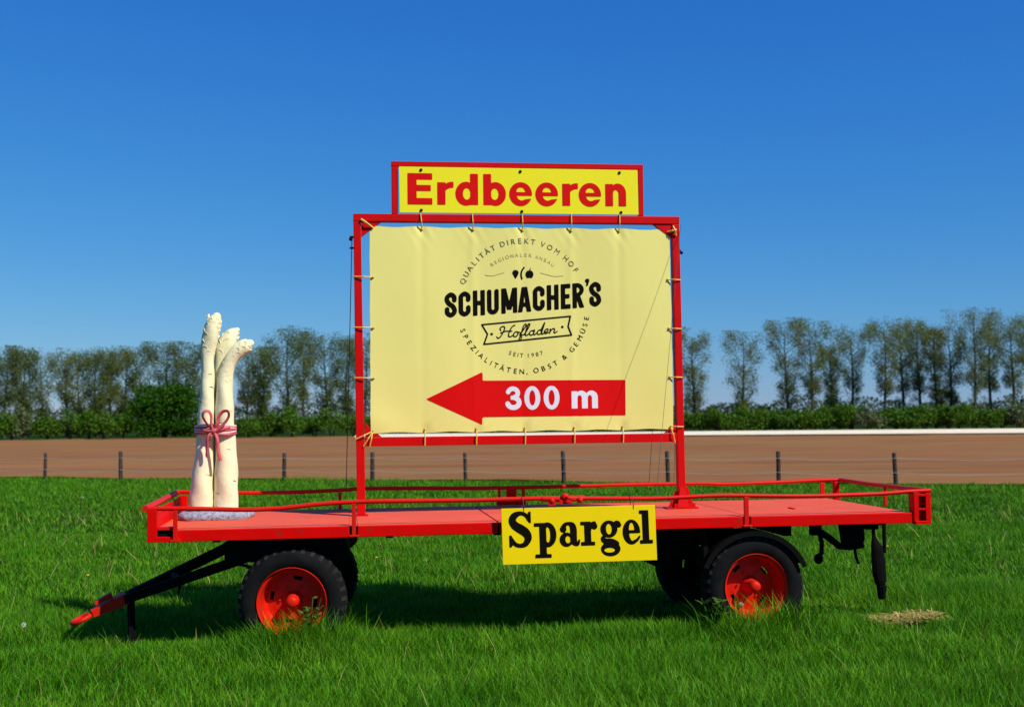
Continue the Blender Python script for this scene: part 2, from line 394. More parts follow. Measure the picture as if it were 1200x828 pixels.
left = [(6,414,34,2),(28,409,32,2),(48,415,30,0),(77,412,30,0),(92,414,26,0),(112,411,30,2),(130,409,30,1),(146,411,30,2),(165,415,28,0),(196,404,36,2),(217,406,34,2),(236,412,28,0),(290,410,40,1),(308,411,26,2),(337,387,42,2),(356,398,26,0),(381,391,36,2),(406,396,30,2),(428,394,30,0)]
ORD += ['nineteenth'] + [a+b for a in ('twenty-','thirty-') for b in ('first','second','third','fourth','fifth','sixth','seventh','eighth','ninth')]; ORD.insert(19, 'twentieth'); ORD.insert(29, 'thirtieth')
for i, (px, ty, wpx, kind) in enumerate(left):
    Y = 132 + (i*29 % 13); h = 1.88 + (hor(px)-ty)/1400*Y
    tree('poplar_tree', X(px,Y), Y, h, wpx/1400*Y*1.12, '%s tree from the left picture edge in the tall row left of the billboard' % ORD[i], 'tree', 'tall trees behind the left hedge',
         [M['leafgrey'], M['leafolive'], M['leafdark']][kind], 300+i, base=.30+.12*(i%3==0), dens=[0.6,0.8,0.95][kind], leaf_size=0.155)
# the broad fresh green tree standing in front of the left row
rng = np.random.default_rng(5); Y = 121.0; bx = X(192, Y)
rt = empty('broad_tree', (bx, Y, 0)); tag(rt, 'broad dense bright green tree with dark underside behind the field, left of the asparagus sculpture', 'tree')
P = np.concatenate([blobpts((0,0,3.0), (4.5,3.6,3.6), 10000, rng, lumps=28, fill=0.55), blobpts((0,0,1.2), (4.3,3.4,2.0), 5000, rng, lumps=16, fill=0.5)])
V, F, L = leafcards(P, rng.uniform(0.7,1.4,len(P))*0.24, rng); npmesh('crown', V, F, L, M['bright']).parent = rt
tb = MB(); tb.tube([(0,0,0),(0.1,0,1.4),(0,0.1,3.4)], [0.3,0.24,0.1], 9)
for k in range(7):
    a = k*0.9; tb.tube([(0.05,0,1.2+0.2*k*0.3),(1.3*cos(a),1.3*sin(a),2.8),(2.4*cos(a),2.2*sin(a),4.3)], [0.12,0.08,0.03], 6)
tb.build('trunk', M['bark'], rt, smooth=True)
# bushes of the hedges
hb = random.Random(11)
spec = [(-8,480,26,0),(14,484,22,0),(30,478,22,1),(55,486,24,0),(82,482,26,0),(104,479,22,0),(122,483,22,0),(143,480,22,0),(236,486,22,0),(262,484,24,0),(292,486,22,0),(316,484,22,0),(342,478,26,0),(368,482,24,0)]
for i, (px, ty, wpx, kd) in enumerate(spec):
    Y = 119+hb.uniform(-1.2, 2.0); hh = 1.88+(hor(px)-ty)/1400*Y
    if kd: bush('flowering_bush', X(px,Y), Y-1.2, wpx/1400*Y*0.62, hh, 'pale yellowish bush in the hedge near the left picture edge', 'bush', None, M['bushlight'], 500+i, n=1700)
    else: bush('hedge_bush', X(px,Y), Y, wpx/1400*Y*0.72, hh, '%s bush from the left picture edge in the green hedge left of the billboard' % ORD[i], 'bush', 'bushes of the left hedge', M['bush'], 500+i, n=2000)
i = 0; px = 388.0; wf = 0; nr_ = 0
while px < 1225:
    Y = 117.5+hb.uniform(-1.0, 1.6); mid = px < 800
    ty = hb.uniform(478, 486) if px < 430 else (486-6*min(1, max(0,(px-700)/300))) - hb.uniform(0, 8)
    if px > 1090: ty -= 3
    wpx = hb.uniform(20, 30); hh = 1.88+(hor(px)-ty)/1400*Y
    if wf < 2 and (px > 1012 and wf == 0 or px > 1182):
        wf += 1
        bush('flowering_bush', X(px,Y), Y-1, wpx/1400*Y*0.7, hh, 'bush with whitish blossom in the right hedge, ' + ('near the right picture edge' if px > 1100 else 'below the gap between tall trees'), 'bush', None, M['bushlight'], 600+i, n=1700)
    else:
        bush('hedge_bush', X(px,Y), Y, wpx/1400*Y*0.8, hh, ('green rounded bush in the low hedge behind the billboard' if mid else '%s green bush right of the red billboard post in the low hedge' % ORD[nr_]), 'bush',
             'hedge bushes behind the billboard' if mid else 'bushes of the right hedge', M['bush'], 600+i, n=1900 if not mid else 1200, stem=True)
    px += wpx*(0.9 if mid else 0.62); i += 1; nr_ += not mid
# far wood line on the horizon
rng = np.random.default_rng(9); n = 26000
xs_ = rng.uniform(-420, 420, n); env = 7.5+1.6*np.sin(xs_*0.05)+1.3*np.sin(xs_*0.17+1)+0.9*np.sin(xs_*0.41+2)
P = np.stack([xs_, 620+rng.uniform(-10,10,n), env*rng.random(n)**0.8], 1)
V, F, L = leafcards(P, rng.uniform(0.8,1.9,n), rng); tag(npmesh('far_wood', V, F, L, M['farwood']), 'dark far-off wood along the horizon', None, None, 'stuff')

# ================================================================== TRAILER
ZB, ZT, LEN, WID = 0.905, 0.998, 6.47, 1.90
tr, TO = root('farm_trailer', 3.2, 0.95, 0.0, 'long red flatbed farm trailer with low rails, parked in the grass', 'trailer')
def tp(mb, name, m, parent=None, **k): return mb.build(name, M[m], parent or tr, TO, **k)
# deck panels with a red edge beam in front of each (edge = own mesh, butted)
segs = [(0.235, 1.600), (1.668, 2.822), (2.838, 4.935), (5.005, LEN)]
for a, b in segs:
    tp(MB().box(a, b, 0.055, WID-0.055, ZT-0.03, ZT), 'deck_panel', 'deck', bevel=0.004)
    tp(MB().box(a, b, 0.0, 0.053, ZB, ZT-0.001), 'side_beam', 'red', bevel=0.006)
    tp(MB().box(a, b, WID-0.053, WID, ZB, ZT-0.001), 'side_beam', 'red', bevel=0.006)
tp(MB().box(0.02, 0.233, 0.06, WID-0.06, ZT-0.03, ZT-0.002), 'deck_panel', 'deck', bevel=0.004)
for a, b in ((1.602,1.666),(4.937,5.003)): tp(MB().box(a, b, 0.055, WID-0.055, ZT-0.03, ZT-0.003), 'joint_strip', 'deck')
# recessed inner beam seen at the gaps
tp(MB().box(0.03, LEN-0.03, 0.03, 0.05, ZB+0.012, ZT-0.004), 'inner_beam', 'black')
tp(MB().box(0.0, 0.233, 0.0, 0.05, ZB-0.002, ZB+0.042), 'front_step', 'red', bevel=0.004)
# front end: corner posts, lower bar, end board
for wv in (0.0, WID-0.075):
    tp(MB().box(0.0, 0.078, wv, wv+0.075, ZB+0.04, 1.160), 'corner_post', 'red', bevel=0.005)
tp(MB().box(0.08, 0.205, 0.008, 0.05, 1.000, 1.026), 'lower_bar', 'rail', bevel=0.003)
tp(MB().box(0.012, 0.045, 0.077, WID-0.077, ZB, 1.10), 'end_board', 'red', bevel=0.004)
# rails (sagging and bent tubes)
near = [(-0.03,1.172),(0.2,1.170),(0.517,1.158),(0.786,1.147),(1.057,1.153),(1.33,1.178),(1.536,1.188),(1.743,1.192),(2.2,1.188),(2.657,1.184),(3.0,1.187),(3.376,1.184),(3.8,1.174),(4.184,1.166),(4.5,1.174),(4.784,1.178),(5.2,1.166),(5.547,1.158),(5.95,1.160),(6.248,1.166),(6.453,1.178),(6.66,1.184)]
def smoothpts(p, n=3):
    o = []
    for i in range(len(p)-1):
        a, b = p[max(i-1,0)], p[i]; c, d = p[i+1], p[min(i+2,len(p)-1)]
        for k in range(n):
            t = k/n; t2 = t*t; t3 = t2*t
            o.append(tuple(0.5*((2*b[q])+(-a[q]+c[q])*t+(2*a[q]-5*b[q]+4*c[q]-d[q])*t2+(-a[q]+3*b[q]-3*c[q]+d[q])*t3) for q in range(len(a))))
    return o+[tuple(p[-1])]
tp(MB().tube(smoothpts([(u, 0.028, z) for u, z in near]), 0.019, 10), 'rail', 'rail', smooth=True)
far = [(-0.03,1.185),(0.07,1.193),(0.64,1.170),(1.13,1.170),(1.534,1.180),(1.78,1.190),(2.36,1.182),(2.87,1.172),(3.55,1.171),(4.69,1.178),(5.22,1.172),(5.4,1.164),(6.0,1.172),(6.32,1.182),(6.62,1.186)]
tp(MB().tube(smoothpts([(u, WID-0.028, z) for u, z in far]), 0.019, 10), 'rail', 'rail', smooth=True)
tp(MB().tube([(-0.012,-0.015,1.176),(-0.012,0.6,1.178),(-0.012,1.3,1.185),(-0.012,WID,1.19)], 0.026, 12), 'rail', 'rail', smooth=True)
tp(MB().tube([(6.63,0.03,1.184),(6.635,0.5,1.178),(6.63,1.2,1.176),(6.62,WID-0.02,1.184)], 0.02, 10), 'rail', 'rail', smooth=True)
tp(MB().box(0.022, 0.04, 0.08, WID-0.08, 1.102, 1.15), 'end_board', 'red', bevel=0.003)
# stanchions
def stanch(u, wv, top, bot, wd=0.017):
    tp(MB().box(u-wd, u+wd, wv-0.012, wv+0.012, bot, top-0.012), 'stanchion', 'rail', bevel=0.003)
def foot(u, wv):
    tp(MB().box(u-0.038, u+0.04, wv-0.022, wv+0.012, ZB+0.004, ZB+0.022), 'stanchion_foot', 'rail', bevel=0.003)
stanch(0.222, -0.012, 1.168, ZB+0.022); foot(0.222, -0.012)
stanch(1.637, 0.016, 1.19, ZB+0.022); foot(1.637, 0.010)
stanch(4.972, 0.016, 1.174, ZB+0.022, 0.02); foot(4.972, 0.010)
for u in (0.065, 1.52, 6.43): stanch(u, WID-0.026, 1.17, ZB+0.02, 0.022 if u < 1 or u > 6 else 0.015)
stanch(6.628, 0.85, 1.172, 0.99, 0.014)
tp(MB().box(6.545, 6.60, WID-0.075, WID-0.01, ZB, 1.168), 'corner_post', 'red', bevel=0.005)
# near right corner post: open channel
cp = MB(); cp.box(6.490, 6.535, 0.0, 0.012, ZB+0.01, 1.172); cp.box(6.490, 6.50, 0.013, 0.10, ZB+0.01, 1.172)
cp.box(6.600, 6.648, 0.0, 0.012, ZB-0.01, 1.165); cp.box(6.638, 6.648, 0.013, 0.10, ZB-0.01, 1.165)
cp.box(6.490, 6.648, 0.075, 0.10, ZB, 1.16); cp.box(6.502, 6.637, 0.002, 0.073, 1.015, 1.032); cp.box(6.502, 6.637, -0.002, 0.073, ZB-0.012, ZB+0.018)
cp.box(6.502, 6.637, 0.002, 0.073, 1.135, 1.155)
tp(cp, 'corner_post', 'red', bevel=0.003)
tp(MB().prism([(5.62,ZT+0.0005),(5.645,ZT+0.0005),(5.645,ZT+0.010),(5.62,ZT+0.010)], 0.60, 0.74), 'lashing_slot', 'red')
tp(MB().box(6.472, 6.489, 0.03, WID-0.03, ZB, ZT-0.02), 'end_beam', 'red', bevel=0.004)
# far side rail bracket (plate with three uprights)
fb = MB().box(3.055, 3.345, WID-0.04, WID-0.02, 1.0, 1.055); fb.box(3.065, 3.095, WID-0.043, WID-0.018, 1.055, 1.165); fb.box(3.305, 3.335, WID-0.043, WID-0.018, 1.055, 1.165); fb.box(3.15, 3.25, WID-0.043, WID-0.018, 1.055, 1.165)
tp(fb, 'rail_bracket', 'red', bevel=0.003)
# clamp cluster on the near rail
cl = MB(); cl.tube([(3.20,0.028,1.185),(3.33,0.020,1.18),(3.45,0.022,1.182),(3.56,0.028,1.18)], 0.026, 10)
cl.ball((3.39,0.0,1.195), 0.036, 12, 8); cl.ball((3.28,0.0,1.165), 0.026, 10, 7); cl.ball((3.52,0.0,1.168), 0.026, 10, 7)
cl.box(3.34,3.45,-0.02,0.03,1.14,1.178); cl.box(3.25,3.31,-0.012,0.03,1.13,1.162); cl.tube([(3.39,-0.02,1.21),(3.41,-0.05,1.19),(3.47,-0.055,1.172)], 0.009, 7)
tp(cl, 'rail_clamp', 'rail', smooth=True)
# chassis below
ch = MB()
for wv in (0.42, 1.42): ch.box(0.4, 6.3, wv, wv+0.08, 0.865, ZB-0.002)
for u in (0.5, 1.1, 1.9, 2.8, 3.7, 4.5, 5.3, 6.2): ch.box(u, u+0.06, 0.09, WID-0.09, 0.885, ZB-0.004)
tp(ch, 'chassis', 'black', bevel=0.003)
# steering bogie (turned a little), with drawbar
SW = radians(-4.0); DSW = radians(16.0); PC = (1.12, 0.95)
def sw(p):
    du, dw = p[0]-PC[0], p[1]-PC[1]
    return (PC[0]+du*cos(SW)-dw*sin(SW), PC[1]+du*sin(SW)+dw*cos(SW), p[2])
def swm(mb): mb.v = [sw(p) for p in mb.v]; return mb
def dswm(mb):                       # the drawbar is swung a little towards the camera
    mb.v = [(PC[0]+(p[0]-PC[0])*cos(DSW)-(p[1]-PC[1])*sin(DSW), PC[1]+(p[0]-PC[0])*sin(DSW)+(p[1]-PC[1])*cos(DSW), p[2]) for p in mb.v]; return mb
bg_ = MB()
for wv in (0.27, 1.50):
    bg_.prism([(0.62,0.70),(1.59,0.665),(1.64,0.72),(1.64,0.79),(1.60,0.863),(0.62,0.863)], wv, wv+0.11)
bg_.box(0.62, 0.72, 0.385, 1.495, 0.70, 0.86); bg_.box(1.50, 1.585, 0.385, 1.495, 0.70, 0.86); bg_.box(0.95, 1.30, 0.385, 1.495, 0.73, 0.86)
tp(swm(bg_), 'bogie_frame', 'black', bevel=0.004)
tt = MB().lathe([(0,0.0),(0,0.42),(0.02,0.42),(0.02,0.0)], (0,0,0), 32)
tt.v = [(PC[0]+p[0], PC[1]+p[2], 0.864+p[1]*1.0) for p in tt.v]
tp(tt, 'turntable', 'black')
def springs(u, m=None):
    for wv in (0.42, 1.40):
        s_ = MB()
        for k in range(4):
            L_ = 0.42-0.08*k; s_.tube([(u-L_,wv+0.04,0.66-0.028*k),(u,wv+0.04,0.56-0.028*k),(u+L_,wv+0.04,0.66-0.028*k)], 0.03, 6, flat=0.4)
        s_.box(u-0.05,u+0.05,wv-0.01,wv+0.09,0.34,0.56)
        if m: m(s_)
        tp(s_, 'leaf_spring', 'black')
springs(1.12, swm); springs(5.063)
tp(swm(MB().tube([(1.13,0.30,0.385),(1.13,1.60,0.385)], 0.045, 10)), 'axle', 'black', smooth=True)
tp(MB().tube([(5.063,0.30,0.387),(5.063,1.60,0.387)], 0.045, 10), 'axle', 'black', smooth=True)
db = MB()
TIP = (-0.32, 0.95, 0.390)
for wv in (0.50, 1.40):
    a = Vector((0.66, wv, 0.74)); b = Vector(TIP)+Vector((0,(wv-0.95)*0.10,0.0)); d = (b-a).normalized(); s_ = Vector((0,0,1)).cross(d).normalized()*0.035; n_ = d.cross(s_).normalized()*0.042
    db.hexa([a-s_-n_, b-s_-n_*0.9, b+s_-n_*0.9, a+s_-n_, a-s_+n_, b-s_+n_*0.9, b+s_+n_*0.9, a+s_+n_])
a = Vector((0.15,0.72,0.56)); db.tube([(0.10,0.70,0.54),(0.10,1.20,0.54)], 0.03, 8)
db.tube([(0.12,0.82,0.55),(0.10,0.82,0.42)], 0.012, 6)
# support foot near the tip
db.box(-0.29,-0.25,0.91,0.99,0.06,0.38); db.tube([(-0.27,0.95,0.38),(-0.26,0.95,0.06)], 0.032, 10); db.box(-0.31,-0.22,0.89,1.01,0.02,0.06)
tp(dswm(db), 'drawbar', 'black', bevel=0.004)  # red drawbar coloured black: the shade over it is put into the colour
dt = MB(); d = Vector((-0.42,0,-0.175)).normalized(); a = Vector(TIP)+Vector((0.02,0,0.01)); b = a+d*0.30; s_ = Vector((0,1,0))*0.08; n_ = d.cross(Vector((0,1,0))).normalized()*0.045
if n_.z < 0: n_ = -n_
dt.hexa([a-s_-n_, b-s_*0.6-n_*0.6, b+s_*0.6-n_*0.6, a+s_-n_, a-s_+n_*1.1, b-s_*0.6+n_*0.8, b+s_*0.6+n_*0.8, a+s_+n_*1.1])
c0 = b+d*0.09; dt.tube([c0+Vector((d.x*0.075*cos(t), 0.075*sin(t), d.z*0.075*cos(t))) for t in np.linspace(0, 2*pi, 21)], 0.021, 8, caps=False)
a2 = a+n_*1.7+d*0.10; b2 = a2+d*0.15
dt.hexa([a2-s_*.5-n_*.55, b2-s_*.4-n_*.5, b2+s_*.4-n_*.5, a2+s_*.5-n_*.55, a2-s_*.5+n_*.5, b2-s_*.4+n_*.2, b2+s_*.4+n_*.2, a2+s_*.5+n_*.5])
tp(dswm(dt), 'tow_eye', 'wheelred', bevel=0.004)
# wheels: dished rim with hand holes > tyre, tread lugs, hub cap
def wheel(u, wv, side, hz, rot, steer):
    s = side                                  # -1: outer face towards the camera
    n = 64
    prof = [(0.012,0.252),(-0.004,0.268),(-0.006,0.281),(0.006,0.285),(0.020,0.278),(0.024,0.258),(0.060,0.248),(0.130,0.243),(0.180,0.236),(0.196,0.222),(0.194,0.195),(0.186,0.165),(0.180,0.13),(0.176,0.075),(0.150,0.066),(0.140,0.0)]
    prof = prof[2:]
    hole = lambda i, j: i == 8 and ((j+rot) % 16) in (0,1,2,3)
    c = (u, wv, hz)
    rim = MB(); pr = [(-s*d, r) for d, r in prof]
    rim.lathe(pr, c, n, skip=hole)
    back = [(-s*0.006,0.281),(-s*0.03,0.264),(-s*0.20,0.257),(-s*0.225,0.281)]
    rim.lathe(back, c, n)
    ty = MB(); tpf = [(0.018,0.272),(-0.002,0.300),(-0.014,0.335),(-0.012,0.375),(0.004,0.405),(0.022,0.424),(0.045,0.434),(0.120,0.438),(0.195,0.434),(0.218,0.424),(0.236,0.405),(0.252,0.375),(0.254,0.335),(0.242,0.300),(0.222,0.272)]
    ty.lathe([(-s*d, r) for d, r in tpf], c, n)
    lg = MB(); k = 34
    for q in range(k):
        for sd in (0, 1):
            a0 = 2*pi*(q+0.5*sd)/k; a1 = a0+2*pi/k*0.52
            ds = [(0.002, 0.400), (0.018, 0.430), (0.10, 0.446)] if sd == 0 else [(0.238, 0.400), (0.222, 0.430), (0.14, 0.446)]
            vs = []
            for (d_, r) in ds:
                for rr_, aa in ((r-0.03, a0), (r, a0+0.01), (r, a1-0.01), (r-0.03, a1)):
                    vs.append((c[0]+rr_*cos(aa), c[1]-s*d_, c[2]+rr_*sin(aa)))
            fs = [(0,1,2,3),(8,11,10,9)]
            for e in (0, 4):
                fs += [(e+0,e+4,e+5,e+1),(e+1,e+5,e+6,e+2),(e+2,e+6,e+7,e+3)]
            lg.add(vs, fs)
    hc = MB(); hcp = [(0.170,0.070),(0.150,0.068),(0.140,0.056),(0.045,0.050),(0.022,0.048),(0.008,0.034),(0.003,0.015),(0.002,0.0)]
    hc.lathe([(-s*d, r) for d, r in hcp], c, 32)
    for q in range(6):
        a = 2*pi*q/6; hc.tube([(c[0]+0.11*cos(a), c[1]-s*0.178, c[2]+0.11*sin(a)),(c[0]+0.11*cos(a), c[1]-s*0.162, c[2]+0.11*sin(a))], 0.010, 6)
    if steer:
        for q in (rim, ty, lg, hc): swm(q)
    wm_ = 'wheelred' if side < 0 else 'shadewheel'; wo = tp(rim, 'wheel', wm_, smooth=True)
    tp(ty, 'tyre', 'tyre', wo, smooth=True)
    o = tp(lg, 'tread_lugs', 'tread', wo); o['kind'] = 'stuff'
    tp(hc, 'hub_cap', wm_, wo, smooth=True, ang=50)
def unsw(u, wv):
    du, dw = u-PC[0], wv-PC[1]; return PC[0]+du*cos(-SW)-dw*sin(-SW), PC[1]+du*sin(-SW)+dw*cos(-SW)
a_, b_ = unsw(1.13, 0.06)
wheel(a_, b_, -1, 0.385, 4, True)
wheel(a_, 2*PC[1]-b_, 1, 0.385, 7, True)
wheel(5.063, 0.06, -1, 0.388, 11, False)
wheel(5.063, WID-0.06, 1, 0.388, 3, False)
# mudguards over the rear wheels
for w0 in (0.02, WID-0.33):
    mg = MB(); pts = []
    for k in range(25):
        a = radians(22+k*5.6); pts.append((5.045+0.50*cos(a), 0.375+0.497*sin(a)))
    vs = []; fs = []
    for (u, z) in pts:
        du, dz = u-5.045, z-0.375; L_ = math.hypot(du, dz); iu, iz = 5.045+du*(1-0.012/L_), 0.375+dz*(1-0.012/L_); lu, lz = 5.045+du*(1-0.045/L_), 0.375+dz*(1-0.045/L_)
        vs += [(lu, w0, lz), (u, w0, z), (u, w0+0.31, z), (lu, w0+0.31, lz)]
    for k in range(24):
        e = 4*k; fs += [(e,e+4,e+5,e+1),(e+1,e+5,e+6,e+2),(e+2,e+6,e+7,e+3)]
    mg.add(vs, fs); mg.box(5.0,5.04,w0+0.1,w0+0.2,0.865,0.90); mg.box(4.62,4.66,w0+0.1,w0+0.2,0.64,0.90)
    tp(mg, 'mudguard', 'black')
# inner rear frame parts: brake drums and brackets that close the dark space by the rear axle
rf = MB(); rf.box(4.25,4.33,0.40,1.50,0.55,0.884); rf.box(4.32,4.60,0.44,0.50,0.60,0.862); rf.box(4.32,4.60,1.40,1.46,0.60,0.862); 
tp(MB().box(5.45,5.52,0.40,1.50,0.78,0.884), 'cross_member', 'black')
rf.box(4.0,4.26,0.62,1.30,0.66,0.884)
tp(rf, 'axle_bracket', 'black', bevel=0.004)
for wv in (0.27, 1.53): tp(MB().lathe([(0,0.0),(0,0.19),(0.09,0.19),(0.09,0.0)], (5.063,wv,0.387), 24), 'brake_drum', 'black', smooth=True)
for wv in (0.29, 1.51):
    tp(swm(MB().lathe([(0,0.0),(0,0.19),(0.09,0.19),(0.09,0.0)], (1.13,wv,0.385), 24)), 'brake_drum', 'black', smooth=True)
# rear hitch: bracket, bent lever, hanging hook, rod and flap
HW = 0.60
hk = MB(); hk.prism([(6.10,0.64),(6.25,0.63),(6.28,0.72),(6.27,0.864),(6.07,0.864)], HW-0.05, HW+0.07)
hk.box(6.30,6.42,HW-0.04,HW+0.05,0.80,0.88)
tp(hk, 'hitch_bracket', 'black', bevel=0.004)
lv = MB(); lv.tube([(5.80,HW,0.87),(5.84,HW,0.80),(5.94,HW,0.745),(6.05,HW,0.655),(6.15,HW,0.645),(6.28,HW,0.66)], [0.035,0.036,0.032,0.032,0.032,0.03], 8)
lv.box(5.78,5.87,HW-0.04,HW+0.04,0.76,0.90); lv.tube([(6.20,HW,0.64),(6.21,HW,0.55),(6.235,HW,0.49)], 0.014, 7)
tp(lv, 'lever', 'black', smooth=True)
hh_ = MB(); hh_.tube([(5.865,HW,0.77),(5.885,HW,0.68),(5.88,HW,0.60),(5.86,HW,0.57)], 0.022, 8); hh_.ball((5.85,HW,0.545), 0.045, 10, 7, (1,0.7,1.1))
tp(hh_, 'hook', 'black', smooth=True)
fl = MB(); fl.tube([(6.385,HW,0.86),(6.388,HW,0.74),(6.395,HW,0.69),(6.415,HW,0.63),(6.425,HW,0.52),(6.43,HW,0.42),(6.44,HW,0.33),(6.45,HW,0.27)], [0.016,0.018,0.034,0.058,0.066,0.068,0.060,0.035], 12, flat=0.6)
fl.tube([(6.455,HW+0.01,0.28),(6.455,HW+0.01,0.16)], [0.05,0.035], 8)
tp(fl, 'support_leg', 'black', bevel=0.005)
tp(MB().tube([(6.49,HW,0.90),(6.488,HW,0.58)], 0.018, 8), 'rod', 'black', smooth=True)

# ================================================================== BILLBOARD FRAME
FW = 1.0
bf, BO = root('billboard_frame', 3.17, FW, ZT, 'tall red steel frame standing on the trailer and holding the pale banner', 'frame')
def bp_(mb, name, m, parent=None, **k): return mb.build(name, M[m], parent or bf, BO, **k)
bp_(MB().hexa([(1.674,FW-.04,ZT+.012),(1.75,FW-.04,ZT+.012),(1.75,FW+.04,ZT+.012),(1.674,FW+.04,ZT+.012),(1.654,FW-.04,3.658),(1.722,FW-.04,3.658),(1.722,FW+.04,3.658),(1.654,FW+.04,3.658)]), 'post', 'framered', bevel=0.005)
bp_(MB().hexa([(4.648,FW-.04,ZT+.012),(4.716,FW-.04,ZT+.012),(4.716,FW+.04,ZT+.012),(4.648,FW+.04,ZT+.012),(4.632,FW-.04,3.666),(4.704,FW-.04,3.666),(4.704,FW+.04,3.666),(4.632,FW+.04,3.666)]), 'post', 'framered', bevel=0.005)
bp_(MB().hexa([(1.652,FW-.042,3.659),(4.706,FW-.042,3.667),(4.706,FW+.042,3.667),(1.652,FW+.042,3.659),(1.652,FW-.042,3.730),(4.706,FW-.042,3.738),(4.706,FW+.042,3.738),(1.652,FW+.042,3.730)]), 'crossbar', 'framered', bevel=0.005)
bp_(MB().box(1.748, 4.650, FW-.036, FW+.036, 1.620, 1.700), 'crossbar', 'framered', bevel=0.005)
for poly in ([(1.725,3.52),(1.905,3.657),(1.725,3.657)], [(4.63,3.665),(4.45,3.665),(4.63,3.535)], [(1.75,1.83),(1.75,1.702),(1.90,1.702)], [(4.645,1.702),(4.645,1.80),(4.53,1.702)]):
    bp_(MB().prism(poly, FW-.030, FW+.012), 'gusset_plate', 'framered', bevel=0.002)
bp_(MB().box(1.655,1.775,FW-0.05,FW+0.07,ZT+.001,ZT+.012), 'base_plate', 'framered', bevel=0.002)
bp_(MB().box(4.53,4.83,FW-0.07,FW+0.09,ZT+.001,ZT+.014), 'base_plate', 'framered', bevel=0.002)
g_ = MB(); g_.prism([(4.56,ZT+.015),(4.646,ZT+.015),(4.646,1.16),(4.62,1.16)], FW-.01, FW+.004); g_.prism([(4.718,ZT+.015),(4.80,ZT+.015),(4.745,1.20),(4.718,1.20)], FW-.01, FW+.004)
g_.add([(4.682-.055,FW-.072,ZT+.015),(4.682+.055,FW-.072,ZT+.015),(4.682+.02,FW-.042,1.2),(4.682-.02,FW-.042,1.2)], [(0,1,2,3)]); g_.box(4.60,4.80,FW-0.066,FW-0.05,ZT+0.015,ZT+0.05)
bp_(g_, 'base_gusset', 'framered')
# guy wires and small hooks
def wire(a, b, r=0.0035, sag=0.0):
    pts = [Vector(a).lerp(Vector(b), t) - Vector((0,0,sag*math.sin(pi*t))) for t in np.linspace(0,1,9)]
    bp_(MB().tube(pts, r, 5), 'guy_wire', 'wire')
wire((1.640,FW+.02,3.50), (1.58,WID-0.03,1.17), 0.004)
wire((4.72,FW-.02,3.66), (4.185,0.03,1.185), 0.0018)
wire((4.72,FW+.03,3.50), (4.86,WID-0.03,1.18), 0.0018)
wire((4.60,FW+.045,3.60), (4.60,WID-0.03,1.18), 0.0025)
hk = MB()
for z in (3.52, 3.42): hk.box(1.62,1.66,FW-.01,FW+.01,z-.008,z+.008)
hk.ball((1.63,FW-.01,3.50), 0.018, 8, 6); hk.ball((4.73,FW,3.40), 0.016, 8, 6); hk.tube([(4.705,FW,3.44),(4.732,FW,3.40)], 0.006, 6)
bp_(hk, 'wire_hook', 'black')

# ------------------------------------------------------------------ lettering from distance fields
def f_box(x0,y0,x1,y1): return lambda X,Y: np.maximum(np.abs(X-(x0+x1)/2)-(x1-x0)/2, np.abs(Y-(y0+y1)/2)-(y1-y0)/2)
def f_ell(cx,cy,rx,ry): return lambda X,Y: (np.hypot((X-cx)/rx,(Y-cy)/ry)-1)*min(rx,ry)
def f_un(*f): return lambda X,Y: np.minimum.reduce([g(X,Y) for g in f])
def f_in(*f): return lambda X,Y: np.maximum.reduce([g(X,Y) for g in f])
def f_sub(a,*b): return lambda X,Y: np.maximum.reduce([a(X,Y)]+[-g(X,Y) for g in b])
def f_half(nx,ny,d): return lambda X,Y: nx*X+ny*Y-d
def f_cap(pts, wd=None):
    P = [(p[0],p[1],(p[2] if wd is None else wd)) for p in pts]
    def g(X,Y):
        o = np.full(X.shape, 1e9)
        for (x0,y0,w0),(x1,y1,w1) in zip(P[:-1],P[1:]):
            dx,dy = x1-x0,y1-y0; t = np.clip(((X-x0)*dx+(Y-y0)*dy)/max(dx*dx+dy*dy,1e-9),0,1)
            o = np.minimum(o, np.hypot(X-x0-t*dx,Y-y0-t*dy)-(w0+(w1-w0)*t)/2)
        return o
    return g
def f_poly(pts):
    def g(X,Y):
        d = np.full(X.shape,1e18); s = np.ones(X.shape); n = len(pts)
        for i in range(n):
            x0,y0 = pts[i]; x1,y1 = pts[i-1]; ex,ey = x1-x0,y1-y0; wx,wy = X-x0,Y-y0
            t = np.clip((wx*ex+wy*ey)/(ex*ex+ey*ey),0,1); d = np.minimum(d,(wx-ex*t)**2+(wy-ey*t)**2)
            c = np.stack([Y>=y0, Y<y1, ex*wy>ey*wx]); s = np.where(c.all(0)|(~c).all(0),-s,s)
        return s*np.sqrt(d)
    return g
def arc(cx,cy,rx,ry,a0,a1,n=20): return [(cx+rx*cos(radians(a)),cy+ry*sin(radians(a))) for a in np.linspace(a0,a1,n)]
def spline(pts, n=6):
    return smoothpts([tuple(p) for p in pts], n)
